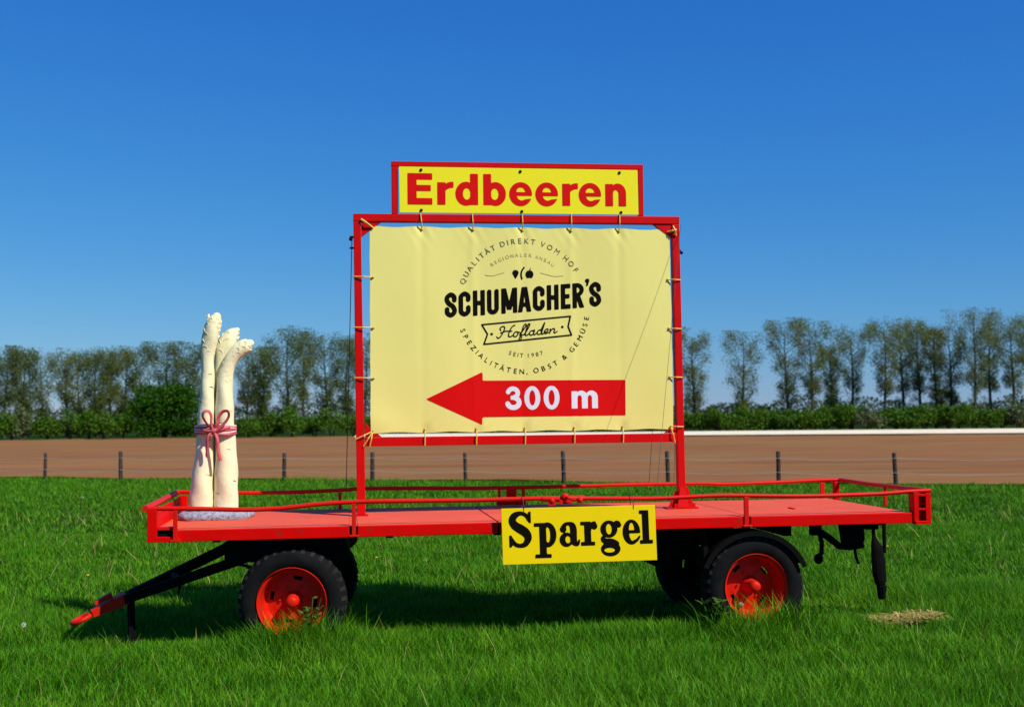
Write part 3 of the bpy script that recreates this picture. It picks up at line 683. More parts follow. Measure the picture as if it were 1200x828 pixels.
def march(f, x0,x1,y0,y1, st, mr=5):
    """polygons of the region f<0 on a grid (marching squares, no overlaps)"""
    gx = np.arange(x0-st, x1+2*st, st); gy = np.arange(y0-st, y1+2*st, st)
    Xg,Yg = np.meshgrid(gx,gy); D = f(Xg,Yg); D = np.where(np.abs(D)<1e-6,1e-6,D); polys = []
    ins = D<0
    for j in range(len(gy)-1):
        run = None
        for i in range(len(gx)):
            full = i < len(gx)-1 and ins[j,i] and ins[j,i+1] and ins[j+1,i] and ins[j+1,i+1]
            if full:
                if run is None: run = i
                elif i-run >= mr: polys.append([(gx[run],gy[j]),(gx[i],gy[j]),(gx[i],gy[j+1]),(gx[run],gy[j+1])]); run = i
                continue
            if run is not None:
                polys.append([(gx[run],gy[j]),(gx[i],gy[j]),(gx[i],gy[j+1]),(gx[run],gy[j+1])]); run = None
            if i >= len(gx)-1: continue
            c = [(i,j),(i+1,j),(i+1,j+1),(i,j+1)]; s = [ins[b,a] for a,b in c]
            if not any(s): continue
            p = []
            for k in range(4):
                (a,b),(a2,b2) = c[k],c[(k+1)%4]
                if s[k]: p.append((gx[a],gy[b]))
                if s[k] != s[(k+1)%4]:
                    t = D[b,a]/(D[b,a]-D[b2,a2]); p.append((gx[a]+(gx[a2]-gx[a])*t, gy[b]+(gy[b2]-gy[b])*t))
            if len(p) >= 3: polys.append(p)
    return polys
BIG = 1e4
def L_E(): return f_un(f_box(0,0,78,272),f_box(0,216,213,272),f_box(0,117,200,170),f_box(0,0,213,56)), 213
def L_r():
    ring = f_in(f_sub(f_ell(126,104,94,96),f_ell(133,104,66,44)), f_box(20,118,141,205), f_half(1,-0.35,90))
    return f_un(f_box(0,0,70,195), ring), 137
def L_d(): return f_sub(f_un(f_box(128,0,197,272),f_ell(92,98,92,104)), f_in(f_ell(98,96,33,50),f_box(0,0,129,200))), 197
def L_b():
    d, w_ = L_d(); return (lambda X,Y: d(197-X,Y)), 197
def L_e():
    o = f_ell(100,99,100,105)
    up = f_in(f_ell(101,116,39,42),f_box(0,117,200,300)); lo = f_in(f_ell(108,92,43,48),f_box(0,0,200,84))
    op = f_poly([(104,84),(240,84),(240,66),(142,55),(128,50)])
    return f_sub(o,up,lo,op), 201
def L_n():
    arch = f_in(f_ell(112,112,75,90),f_box(40,105,200,210))
    return f_sub(f_un(f_box(0,0,69,197),f_box(119,0,187,116),arch), f_box(69,-9,119,108), f_in(f_ell(94,106,25,38),f_box(60,100,130,200))), 187
word_erd = [(L_E,192),(L_r,448),(L_d,605),(L_b,848),(L_e,1075),(L_e,1305),(L_r,1543),(L_e,1690),(L_n,1928)]
def N_3():
    return f_un(f_in(f_cap(arc(43,90,27,24,165,-75),25)), f_cap(arc(45,38,32,27,78,-168),27), f_box(30,54,50,76)), 93
def N_0(): return f_sub(f_ell(44,62,44,65),f_ell(44,62,17,42)), 88
def L_m():
    a = f_un(f_box(0,0,33,95),f_box(58,0,91,62),f_box(115,0,148,62),f_in(f_ell(56,60,35,38),f_box(20,58,120,120)),f_in(f_ell(113,60,35,38),f_box(70,58,160,120)))
    return f_sub(a,f_box(33,-9,58,58),f_in(f_ell(45.5,56,12.5,17),f_box(20,55,70,120)),f_box(91,-9,115,58),f_in(f_ell(103,56,12,17),f_box(80,55,130,120))), 148
def S_S(): return f_un(f_cap(spline([(138,182,12),(120,218,22),(82,231,25),(42,214,42),(27,182,46),(44,150,52),(80,126,58),(116,100,56),(133,64,46),(114,24,34),(78,12,24),(42,24,24),(18,66,12)])), f_poly([(142,166),(154,166),(154,240),(143,240),(128,215)]), f_poly([(4,4),(14,4),(34,28),(17,82),(4,82)])), 160
def S_p(): return f_un(f_box(36,-62,80,160),f_box(0,139,80,160),f_box(3,-74,112,-52),f_sub(f_in(f_ell(90,80,60,82),f_box(60,-20,200,200)),f_ell(92,80,19,58))), 150
def S_a(): return f_un(f_sub(f_ell(46,43,46,47),f_ell(56,43,20,27)),f_cap(spline([(24,118,36),(38,144,24),(64,152,20),(88,140,36),(96,112,43),(96,70,43),(97,32,42),(110,12,26),(126,11,16),(134,36,10)])),f_ell(25,114,21,21)), 138
def S_r(): return f_un(f_box(26,0,69,160),f_box(0,139,69,160),f_box(0,0,95,22),f_cap(spline([(64,100,12),(76,142,18),(96,150,22)])),f_ell(95,129,20,21)), 115
def S_g(): return f_un(f_sub(f_ell(60,106,58,57),f_ell(60,106,22,40)),f_cap(spline([(92,138,12),(112,152,18),(130,146,20)])),f_ell(130,132,16,16),f_cap(spline([(30,62,14),(16,42,28),(34,24,36),(78,18,40),(108,4,38)])),f_sub(f_ell(68,-30,66,48),f_ell(60,-38,42,18))), 146
def S_e():
    return f_un(f_sub(f_ell(60,81,60,83),f_in(f_ell(62,95,21,55),f_box(0,92,200,300)),f_in(f_ell(70,66,27,50),f_box(0,-9,200,74)),f_poly([(62,74),(140,74),(140,40),(104,40),(84,22)])),f_cap([(78,14,20),(100,26,16),(116,48,11)])), 120
def S_l(): return f_un(f_box(20,0,63,226),f_box(0,205,63,226),f_box(0,0,88,22)), 88
word_spar = [(S_S,85,0),(S_p,262,0),(S_a,437,0),(S_r,585,0),(S_g,722,0),(S_e,880,0),(S_l,1000,0)]
def B_S(): return f_cap(spline([(51,90),(49,108),(32,120),(14,108),(12,92),(22,74),(42,58),(51,40),(49,24),(32,12.5),(14,24),(12,44)]),24.5), 63
def B_C(): return f_cap(spline([(51,88),(50,108),(32,120),(14,108),(12,90),(12,66),(12,42),(14,24),(32,12.5),(50,24),(51,46)]),24.5), 63
def B_H(): return f_un(f_box(0,0,24,133),f_box(40,0,64,133),f_box(10,54,50,78)), 64
def B_U(): return f_cap([(12,121),(12,40)]+arc(31.5,32,19.5,20,180,360,12)+[(51,40),(51,121)],24), 63
def B_M(): return f_un(f_box(0,0,23,133),f_box(62,0,85,133),f_poly([(0,133),(26,133),(42.5,62),(59,133),(85,133),(54,18),(31,18)])), 85
def B_A(): return f_sub(f_poly([(0,0),(24,0),(29,28),(43,28),(48,0),(72,0),(51,133),(21,133)]),f_poly([(32,50),(40,50),(36,96)])), 72
def B_E(): return f_un(f_box(0,0,24,133),f_box(0,109,52,133),f_box(0,55,47,78),f_box(0,0,52,24)), 52
def B_R(): return f_un(f_box(0,0,24,133),f_sub(f_in(f_ell(24,96,38,37),f_box(10,55,70,134)),f_in(f_ell(22,96,17,15),f_box(24,70,60,120))),f_poly([(20,66),(40,70),(64,0),(38,0),(22,52)])), 62
def B_Q(): return f_un(f_ell(13,30,12,11),f_poly([(9,20),(25,30),(16,2),(6,2)])), 25
word_sch = [(B_S,55),(B_C,128),(B_H,204),(B_U,279),(B_M,355),(B_A,443),(B_C,524),(B_H,599),(B_E,675),(B_R,738),(B_Q,806),(B_S,830)]

def letters(mb, glyph, ux, zb, s, sh, st, wfun, ybox=(-90, 280), grow=0.0):
    """add glyph to mb; ux,zb = lower left in (u,z); s = metres per unit; sh = baseline slope"""
    f, wd = glyph()
    for p in march((lambda X,Y: f(X,Y)-grow), -14, wd+16, ybox[0], ybox[1], st):
        q = [(ux+x*s, zb+y*s+sh*x*s) for x, y in p]
        mb.add([(u, wfun(u,z), z) for u, z in q], [tuple(range(len(q)))])

# ================================================================== BANNER
BW = FW-0.028
bn, NO = root('banner', 3.19, BW, 1.735, 'large pale yellow banner with round farm shop logo and red 300 m arrow', 'banner')
def np_(mb, name, m, parent=None, **k): return mb.build(name, M[m], parent or bn, NO, **k)
TU = [2.271,2.742,3.202,3.660,4.117]; BUu = [2.29,2.76,3.21,3.67,4.13]
UL, UR, ZL, ZH = 1.798, 4.612, 1.735, 3.622
def bdisp(u, z):
    t = (z-ZL)/(ZH-ZL); d = 0.0
    for k, c in enumerate(TU):
        d += 0.0045*math.exp(-((u-c)/0.035)**2)*(0.35+0.65*t)*(1 if k % 2 else -0.8)
        d -= 0.010*math.exp(-((u-c)/0.05)**2-((z-ZH)/0.09)**2)
        # diagonal pull folds
        d += 0.0026*math.sin((u-c)*60+(z-ZH)*40)*math.exp(-((u-c)/0.12)**2-((z-ZH)/0.16)**2)
    for c in BUu:
        d -= 0.011*math.exp(-((u-c)/0.05)**2-((z-ZL)/0.07)**2)
        d += 0.0038*math.sin((u-c)*55-(z-ZL)*45)*math.exp(-((u-c)/0.13)**2-((z-ZL)/0.14)**2)
    d += 0.010*math.sin((u-UL)*5+(z-ZL)*8)*math.exp(-((u-UL)/0.3)**2-((z-ZL)/0.25)**2)
    d += 0.012*math.sin(u*2.1+0.6)*math.sin(z*1.7+0.2) + 0.004*math.sin(u*6.3+z*2.0)
    return d
def bsurf(u, z): return BW - bdisp(u, z)
nu, nz = 150, 96; vs = []; fs = []
for j in range(nz+1):
    for i in range(nu+1):
        u = UL+(UR-UL)*i/nu; t = j/nz
        sc_t = min(abs(u-c) for c in TU+[UL,UR]); sc_b = min(abs(u-c) for c in BUu+[UL,UR])
        zh = ZH-0.012*min(1, sc_t/0.2)**1.3; zl = ZL+0.010*min(1, sc_b/0.2)**1.3
        z = zl+(zh-zl)*t; edge = 0.006*math.sin(pi*((z*2.1) % 1))
        if i == 0: u += edge*0.6
        if i == nu: u -= edge*0.6
        vs.append((u, bsurf(u, z), z))
N1 = nu+1
for j in range(nz):
    for i in range(nu): a = j*N1+i; fs.append((a, a+1, a+N1+1, a+N1))
cloth = MB(); cloth.add(vs, fs)
# back skin 2 mm behind, so the cloth has a thickness
nb = len(vs); cloth.add([(u, y+0.0025, z) for u, y, z in vs], [tuple(reversed(f)) for f in fs])
for j in range(nz): cloth.f += [(j*N1, (j+1)*N1, nb+(j+1)*N1, nb+j*N1), (j*N1+nu, nb+j*N1+nu, nb+(j+1)*N1+nu, (j+1)*N1+nu)]
for i in range(nu): cloth.f += [(i, nb+i, nb+i+1, i+1), (nz*N1+i, nz*N1+i+1, nb+nz*N1+i+1, nb+nz*N1+i)]
co = np_(cloth, 'cloth', 'banner', smooth=True, ang=50)
PR = lambda u, z: bsurf(u, z)-0.0028
PR2 = lambda u, z: bsurf(u, z)-0.0046
# arrow
ar = MB()
for p in march(f_poly([(2.30,2.040),(2.822,2.286),(2.822,2.205),(4.160,2.203),(4.157,1.874),(2.815,1.872),(2.813,1.803)]), 2.28,4.18,1.79,2.30, 0.014, 2):
    ar.add([(u, PR(u,z), z) for u, z in p], [tuple(range(len(p)))])
np_(ar, 'arrow', 'arrow')
s3 = 0.00168
for g, x in ((N_3,482),(N_0,588),(N_0,695),(L_m,850)):
    m3 = MB(); letters(m3, g, 3.028+(x-482)*s3, 1.937+(x-482)*s3*0.006, s3, 0.004, 3.0, PR2, (-8,135)); np_(m3, 'letter', 'white')
# round logo; LS metres per unit, LC its middle
LS = 1/4.6/126.0*1.012; LCu, LCz = 3.207, 2.893
def lu(x): return LCu+(x-472)*LS
def lz(y): return LCz-(y-425)*LS
for g, x in word_sch:
    base = 490-(x-55)*0.0765
    if g is B_Q: base -= 112
    sm = MB(); letters(sm, g, lu(x), lz(base), LS, 0.0765, 3.2, PR, (-4,138)); np_(sm, 'letter', 'ink')
rb = MB()
flag = f_un(*[f_cap([a, b], 8.0) for a, b in zip([(250,-525),(725,-480),(712,-535),(730,-580),(260,-628),(280,-575)], [(725,-480),(712,-535),(730,-580),(260,-628),(280,-575),(250,-525)])])
flag = f_un(flag, f_ell(302,-574,7,7), f_ell(681,-537,7,7))
ST = [[(4,40),(-2,52),(8,61),(19,54),(17,30),(9,6),(0,0),(-8,8)],[(64,62),(52,54),(45,24),(47,5),(58,3),(66,9)],[(6,27),(28,34),(56,31)],
      arc(78,13,10,13,90,450,14)+[(88,23),(97,20)],[(97,8),(108,30),(117,56),(111,63),(105,50),(103,10),(99,-18),(105,-23),(109,-8),(105,4),(117,7)],
      [(117,7),(127,30),(133,58),(127,63),(123,45),(123,8),(130,2),(140,10)],arc(151,13,10,12,60,420,14)+[(162,26),(161,6),(168,2),(175,10)],
      arc(187,13,10,12,60,420,14)+[(201,62),(198,8),(205,2),(211,9)],[(211,9),(225,16),(223,26),(213,24),(210,12),(217,2),(229,7)],[(234,25),(236,20),(236,2),(239,16),(248,26),(256,20),(255,6),(261,2),(270,9)]]
strokes = []
for st_ in ST:
    pts = spline(st_, 4); q = []
    for x, y in pts:
        xx = (x+y*0.22)*1.165; q.append((336+xx, -(600-(xx)*0.085)+y*0.98+4))
    strokes.append(f_cap(q, 6.2))
hof = f_un(*strokes)
for fld, bx_, st in ((flag,(240,740,-640,-470),3.2),(hof,(318,672,-640,-500),2.2)):
    for p in march(fld, *bx_, st):
        rb.add([(lu(x), PR(lu(x), lz(-y)), lz(-y)) for x, y in p], [tuple(range(len(p)))])
np_(rb, 'ribbon_print', 'ink')
ic = MB()
icons = f_un(f_in(f_ell(432,-250,17,15)), f_poly([(416,-252),(449,-252),(440,-272),(432,-282),(424,-270)]), f_cap(spline([(466,-282),(462,-262),(466,-240),(478,-222)]),9.0), f_ell(500,-258,14,20), f_ell(514,-258,14,20), f_cap([(507,-240),(512,-226)],5))
for p in march(icons, 405,540,-290,-215, 3.0): ic.add([(lu(x), PR(lu(x), lz(-y)), lz(-y)) for x, y in p], [tuple(range(len(p)))])
np_(ic, 'fruit_print', 'ink')
for crv in ([(270,-263),(310,-266),(340,-258),(372,-249)], [(565,-249),(600,-258),(640,-267),(690,-264)]):
    cv = MB()
    for p in march(f_cap(spline(crv),3.0), 262,698,-275,-240, 2.5):
        cv.add([(lu(x), PR(lu(x), lz(-y)), lz(-y)) for x, y in p], [tuple(range(len(p)))])
    np_(cv, 'curl_print', 'inkpale')
_cache = {}
def char_mesh(chr_):
    if chr_ not in _cache:
        cu = bpy.data.curves.new('glyph', 'FONT'); cu.body = chr_; cu.size = 1.0; cu.align_x = 'CENTER'; cu.resolution_u = 3; cu.offset = 0.0 if chr_ in 'MN' else 0.004
        ob = bpy.data.objects.new('glyph', cu); COL.objects.link(ob)
        dg = bpy.context.evaluated_depsgraph_get(); me = bpy.data.meshes.new_from_object(ob.evaluated_get(dg))
        _cache[chr_] = ([tuple(v.co) for v in me.vertices], [tuple(p.vertices) for p in me.polygons])
        bpy.data.objects.remove(ob); bpy.data.curves.remove(cu); bpy.data.meshes.remove(me)
    return _cache[chr_]
def arctext(mb, txt, cx, cy, R, a0, a1, size, inside=False):
    n = len(txt)
    wts = [0.62 if c in 'IJ' else (0.5 if c in ' ,' else (1.25 if c in 'MQO&' else 1.0)) for c in txt]
    tot = sum(wts); acc = 0
    for c, wt in zip(txt, wts):
        a = a0+(a1-a0)*(acc+wt/2-wts[0]/2)/(tot-wts[0]/2-wts[-1]/2); acc += wt
        if c == ' ': continue
        vs, fs = char_mesh(c); t = radians(a)
        rot = t-pi/2 if not inside else t+pi/2
        q = []
        for x, y, _ in vs:
            x *= size; y = y*size-(size*0.36)
            xx = cx+R*cos(t)+x*cos(rot)-y*sin(rot); yy = -cy+R*sin(t)+x*sin(rot)+y*cos(rot)
            u, z = lu(xx), lz(-yy); q.append((u, PR(u, z), z))
        mb.add(q, fs)
a1_ = MB(); arctext(a1_, 'QUALITÄT DIREKT VOM HOF', 472, 425, 345, 158, 34, 40)
np_(a1_, 'lettering', 'inkfade')['kind'] = 'stuff'
a2_ = MB(); arctext(a2_, 'SPEZIALITÄTEN, OBST & GEMÜSE', 472, 425, 347, 202, 349, 38, True)
np_(a2_, 'lettering', 'ink')['kind'] = 'stuff'
a3_ = MB(); arctext(a3_, 'REGIONALER ANBAU', 472, 441, 287, 125, 55.5, 27)
np_(a3_, 'lettering', 'inkpale')['kind'] = 'stuff'
a4_ = MB(); arctext(a4_, 'SEIT 1987', 485, 425, 262, 251, 288, 31, True)
np_(a4_, 'lettering', 'inkfade')['kind'] = 'stuff'
# grommets and cable ties
def tie(p, q, cat='cable_tie', r=0.006):
    a, b = Vector(p), Vector(q); m_ = a.lerp(b, .5)+Vector((0,-0.02,0)); t = MB()
    t.tube([a+Vector((0,0.05,0)), a, m_, b, b+Vector((0,0.012,0))], r, 6); t.ball(b+Vector((0,-0.004,0)), 0.008, 8, 6)
    np_(t, cat, 'tie')
def grom(u, z):
    t = MB().lathe([(-0.002,0.006),(-0.004,0.010),(-0.002,0.013),(0.001,0.013)], (u, bsurf(u,z)-0.002, z), 14); np_(t, 'grommet', 'steel', smooth=True)
for i, c in enumerate(TU): tie((c+0.004*(i-2), FW-0.05, 3.735+0.0026*i), (c+0.006, bsurf(c,ZH-0.03)-0.008, ZH-0.03)); grom(c+0.006, ZH-0.03)
for i, c in enumerate(BUu): tie((c-0.004, FW-0.045, 1.622), (c, bsurf(c,ZL+0.03)-0.008, ZL+0.03)); grom(c, ZL+0.03)
for z in (3.15,2.69,2.235): tie((1.655,FW-0.048,z+0.004), (UL+0.03,bsurf(UL+.03,z)-0.008,z)); grom(UL+0.03, z)
for z in (3.14,2.68,2.225): tie((4.70,FW-0.048,z-0.004), (UR-0.03,bsurf(UR-.03,z)-0.008,z)); grom(UR-0.03, z)
tie((1.725,FW-0.055,3.675), (UL+0.03,bsurf(UL+.03,ZH-.03)-0.008,ZH-0.02), r=0.010); tie((4.665,FW-0.055,3.61), (UR-0.02,bsurf(UR-.03,ZH-.03)-0.008,ZH-0.03), r=0.009); tie((4.64,FW-0.055,3.64), (4.665,FW-0.05,3.56), r=0.009)
for q in ((1.66,1.685),(1.735,1.625),(1.79,1.62)): tie((q[0],FW-0.05,q[1]), (UL+0.02,bsurf(UL+.02,ZL+.02)-0.008,ZL+0.02))
tie((4.70,FW-0.048,1.76), (UR-0.03,bsurf(UR-.03,ZL+.02)-0.008,ZL+0.03)); tie((4.62,FW-0.048,1.61), (UR-0.03,bsurf(UR-.03,ZL+.02)-0.008,ZL+0.03))

# ================================================================== TOP SIGN
es, EO = root('strawberry_sign', 3.18, FW, 3.735, 'narrow yellow sign reading Erdbeeren in a red frame on top of the billboard', 'sign')
def ep(mb, name, m, **k): return mb.build(name, M[m], es, EO, **k)
Z0 = 3.742
ep(MB().box(2.002,2.060,FW-.03,FW+.03,3.736,4.170), 'frame', 'framered', bevel=0.004)
ep(MB().box(4.316,4.364,FW-.03,FW+.03,3.742,4.180), 'frame', 'framered', bevel=0.004)
ep(MB().hexa([(2.000,FW-.032,4.171),(4.366,FW-.032,4.181),(4.366,FW+.032,4.181),(2.000,FW+.032,4.171),(2.000,FW-.032,4.218),(4.366,FW-.032,4.228),(4.366,FW+.032,4.228),(2.000,FW+.032,4.218)]), 'frame', 'framered', bevel=0.004)
ep(MB().hexa([(2.072,FW-.048,3.742),(4.308,FW-.048,3.748),(4.308,FW-.036,3.748),(2.072,FW-.036,3.742),(2.068,FW-.048,4.166),(4.306,FW-.048,4.172),(4.306,FW-.036,4.172),(2.068,FW-.036,4.166)]), 'board', 'signyellow', bevel=0.002)
se = 2.045/(2115-192)
for g, x in word_erd:
    em = MB(); letters(em, g, 2.146+(x-192)*se, 3.818+(x-192)*se*0.004, se, 0.004, 5.2, lambda u, z: FW-.0505, (-8,280)); ep(em, 'letter', 'arrow')
for u, z in ((2.27,4.137),(3.19,4.138),(4.13,4.143),(2.27,3.766),(3.20,3.765),(4.14,3.768)):
    ep(MB().ball((u,FW-.052,z), 0.014, 10, 6, (1,0.6,1)), 'screw', 'black')

# ================================================================== SPARGEL SIGN
ss, SO = root('asparagus_sign', 3.5, -0.06, 0.657, 'yellow board reading Spargel in black, hung on the near side of the trailer', 'sign')
def sp(mb, name, m, **k): return mb.build(name, M[m], ss, SO, **k)
SWV = -0.072
bd = MB().box(-0.652,0.652,SWV,SWV+0.010,-0.230,0.230)
def srot(p): a = 0.012; return (3.4985+p[0]*cos(a)+p[2]*sin(a)*-1+(-0.012*p[2]), p[1], 0.888+p[0]*sin(a)*0.2+p[2])
bd.v = [srot(p) for p in bd.v]; sp(bd, 'board', 'sparyellow', bevel=0.002)
ssc = 1.307/1078
for g, x, _ in word_spar:
    sl_ = MB(); letters(sl_, g, -0.652+(x-42)*ssc+0.004, -0.230+(456-342)*ssc-0.006*(x-85)*0+0.004*(x-85)/900, ssc, 0.004, 5.0, lambda u, z: SWV-0.0022, (-90,250), 2.0); sl_.v = [srot(p) for p in sl_.v]; sp(sl_, 'letter', 'ink')
for u in (3.03, 3.96): sp(MB().tube([(u,SWV-0.001,1.09),(u,SWV-0.004,1.13),(u+.003,0.0,1.205),(u,0.05,1.20),(u,0.04,1.12),(u,SWV+0.012,1.09)], 0.003, 5), 'hanging_wire', 'wire')

# ================================================================== ASPARAGUS SCULPTURE
AW = 1.10
sc_, AO = root('asparagus_sculpture', 0.43, AW, ZT, 'cream asparagus sculpture of three bundled spears with a red ribbon bow', 'sculpture')
def ap(mb, name, m, parent=None, **k): return mb.build(name, M[m], parent or sc_, AO, **k)
def pxu(x, y):  # photo measurements on the sculpture's own upright plane -> metres
    dx = (x-600)/1400; sy = (414-y)/1400
    d = _f + _R*dx + _U*sy; o = T(0, AW)-Vector((0,0,CAM_H)); t = (T(0,AW)-Vector((0,0,0))).dot(EW)/d.dot(EW)
    p = d*t; q = p-Vector((OX,OY,0)); return q.dot(EU), p.z+CAM_H
def spear(ctrl, wof, name):
    """ctrl: (x_left, x_right, y) outline in photo measurements, bottom to top"""
    C_ = []
    for xl, xr, y in ctrl:
        u0, z0 = pxu(xl, y); u1, z1 = pxu(xr, y); C_.append(((u0+u1)/2, (z0+z1)/2, (u1-u0)/2*(1.0+0.14*min(1, max(0, (500-y)/90)))))
    C_ = spline(C_[:-1], 6); n = 28
    (ua, za, ra), (ub, zb, rb_) = C_[-3], C_[-1]; L0 = math.hypot(ub-ua, zb-za); du_, dz_ = (ub-ua)/L0, (zb-za)/L0
    for ph in (0.35, 0.7, 1.0, 1.25, 1.42): C_.append((ub+du_*rb_*1.05*sin(ph), zb+dz_*rb_*1.05*sin(ph), rb_*cos(ph)))
    mb = MB(); vs = []; fs = []; k = len(C_); rr = random.Random(len(ctrl)*31+int(ctrl[0][0]))
    for i, (u, z, r) in enumerate(C_):
        a0, a1 = C_[max(i-1,0)], C_[min(i+1,k-1)]; t = Vector((a1[0]-a0[0], 0, a1[1]-a0[1])).normalized(); nx_ = Vector((t.z,0,-t.x))
        for j in range(n):
            a = 2*pi*j/n; lump = 1+0.035*math.sin(3*a+z*9)+0.03*math.sin(z*23+2*a)
            vs.append(Vector((u,wof,z))+(nx_*cos(a)+Vector((0,1,0))*sin(a)*1.02)*r*lump)
    for i in range(k-1):
        for j in range(n): fs.append((i*n+j, i*n+(j+1)%n, (i+1)*n+(j+1)%n, (i+1)*n+j))
    fs.append(tuple(range((k-1)*n, k*n))); mb.add(vs, fs)
    return ap(mb, name, 'cream', smooth=True, ang=180), C_
def bract(mb, u, z, w0, r, s=0.03, a=0.0):
    p = [(-s,0,0.0),(s,0,0.0),(s*0.75,0,s*0.45),(0,0,s*0.95),(-s*0.75,0,s*0.45)]
    q = []
    for x, y, zz in p:
        xr_ = x*cos(a)-zz*sin(a); zr = x*sin(a)+zz*cos(a); q.append((u+xr_, w0+0.002-0.006*(1-zz/s), z+zr))
    b = [(x, y+0.03, zz) for x, y, zz in q]
    mb.add(q+b, [(0,1,2,3,4),(1,0,5,6),(0,4,9,5),(4,3,8,9),(3,2,7,8),(2,1,6,7)])
sp1 = [(223.5,250.5,597),(222.5,250.5,585),(224,250.5,565),(227.5,250.5,540),(230,250.5,520),(231.5,251,500),(233.5,251,475),(235,250.5,455),(236.5,250.5,437),(236.8,250,422),(236.8,252,408),(238,255,396),(240.5,257.5,385),(244.5,258.8,376),(249.0,258.4,371.5),(253.2,256.6,369)]
sp2 = [(244,262,560),(244,262,500),(246,263,455),(249,266,436),(250.5,269,422),(252,272.5,410),(256,275.5,400),(262.5,278.3,392),(268.5,279.4,388),(273.5,279.4,385.8),(277.2,278.8,384.4)]
sp3 = [(251.2,279.5,597),(251,279.5,585),(251,279,560),(252,277.5,535),(252.5,276,515),(253,275,500),(253,274,480),(253.6,272.5,462),(255,272,448),(257.5,272.6,437),(261.5,275.5,426),(266.5,281,417),(273,288.5,410),(281,295.5,405),(288.5,297.0,402.4),(293.8,296.8,401.2)]
def head_scale(mb, c, t, nrm, tang, L_, wd, cr=0.06):
    c = Vector(c); P_ = []
    for a_, b_, h_ in ((-0.5,0,-0.004),(0.5,0,-0.004),(0.62,0.42,0.0005),(0.36,0.8,0.0025),(0,1.05,0.003),(-0.36,0.8,0.0025),(-0.62,0.42,0.0005)):
        P_.append(c + tang*(a_*wd) + t*(b_*L_) + nrm*(h_ - 0.5*(a_*wd)**2/max(0.02, cr)))
    Q_ = [p - nrm*0.012 for p in P_]; n7 = 7
    mb.add(P_+Q_, [tuple(range(7))]+[((k+1) % n7, k, n7+k, n7+(k+1) % n7) for k in range(n7)])
for ctrl, wof, hd, h0 in ((sp1, AW-0.005, 1, 0.62), (sp2, AW+0.11, 2, 0.30), (sp3, AW+0.0, 3, 0.50)):
    so_, C_ = spear(ctrl, wof, 'spear'); hm_ = MB(); bm_ = MB(); rr = random.Random(hd*5); ks = len(C_)
    def frame(i, th):
        u, z, r = C_[i]; a0, a1 = C_[max(i-1,0)], C_[min(i+1,ks-1)]; t = Vector((a1[0]-a0[0],0,a1[1]-a0[1])).normalized(); nx_ = Vector((t.z,0,-t.x))
        nrm = (nx_*cos(th)+Vector((0,1,0))*sin(th)).normalized(); pos = Vector((u,wof,z))+nrm*r
        dr = (a1[2]-a0[2])/max(1e-4, math.hypot(a1[0]-a0[0], a1[1]-a0[1])); g_ = t.cross(nrm); t2 = (t+nrm*max(-1.2,min(1.2,dr))).normalized()
        return pos, t2, g_.cross(t2).normalized() if g_.cross(t2).dot(nrm) > 0 else -g_.cross(t2).normalized(), g_, r
    k = 0
    for i in range(int(ks*h0), ks-9):
        for rep in range(1 if hd == 2 else 2):
            th = -pi/2 + (k*2.4 % (2*pi)) - pi; k += 1
            c_, t_, n_2, g_, r = frame(i, th)
            head_scale(hm_, c_, t_, n_2, g_, max(0.030, r*0.55), max(0.028, r*0.6), r)
    ap(hm_, 'bud_scales', 'cream', so_)['kind'] = 'stuff'
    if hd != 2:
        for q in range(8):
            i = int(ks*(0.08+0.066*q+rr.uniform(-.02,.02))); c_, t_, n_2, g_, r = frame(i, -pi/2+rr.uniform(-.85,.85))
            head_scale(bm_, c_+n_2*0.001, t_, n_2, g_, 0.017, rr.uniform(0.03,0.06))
        ap(bm_, 'stem_bract_shade', 'scale', so_)['kind'] = 'stuff'
nb_ = MB(); u0, z0 = pxu(246,380); u1, z1 = pxu(243.8,368); nb_.tube([(u0,AW,z0),(u1,AW,z1)], [0.022,0.012], 8); u2, z2 = pxu(241.5,371); nb_.tube([(u1,AW,z1-0.01),(u2,AW,z2)], [0.012,0.008], 7)
ap(nb_, 'broken_tip', 'cream', smooth=True)
# ribbon: four cords round the bundle, knot, two loops, two tails
ul, zl_ = pxu(228.8,503.5); ur, zr_ = pxu(275.8,503.5); um = (ul+ur)/2
rbn = MB(); rpk = MB()
for k in range(6):
    z = zl_-0.036+0.0145*k; pts = []
    for j in range(41):
        a = 2*pi*j/40; c_, s_ = cos(a), sin(a); e = 0.75
        pts.append((um+(ur-ul)/2*math.copysign(abs(c_)**e, c_), AW+0.03+0.155*math.copysign(abs(s_)**e, s_)-0.012, z+0.008*math.sin(a*2+k)))
    (rbn if k % 2 == 0 else rpk).tube(pts, 0.0095, 8, caps=False)
def pp(x, y, d): u, z = pxu(x, y); return (u, AW+d, z)
kw = -0.145
rib = ap(rbn, 'ribbon', 'ribbon', smooth=True); ap(rpk, 'ribbon_stripe', 'ribbonpink', rib, smooth=True)
bow = MB()
bow.tube(spline([pp(252,504,kw),pp(245,496,kw-.02),pp(240.5,488,kw-.035),pp(242,482.5,kw-.04),pp(247,482,kw-.04),pp(250,487,kw-.03),pp(250,496,kw-.02),pp(252.5,503,kw)],4), 0.024, 8, flat=0.42)
bow.tube(spline([pp(253,504,kw),pp(257.5,497,kw-.02),pp(258.5,489,kw-.035),pp(263,482.5,kw-.04),pp(269,481.6,kw-.04),pp(270.5,487,kw-.035),pp(266.5,494,kw-.03),pp(259,501,kw-.015),pp(253,504,kw)],4), 0.024, 8, flat=0.42)
bow.tube(spline([pp(250,506,kw),pp(245.5,512,kw-.02),pp(245,524,kw-.005),pp(244.2,535,kw+.0)],4), [0.016]*12+[0.010], 8, flat=0.7)
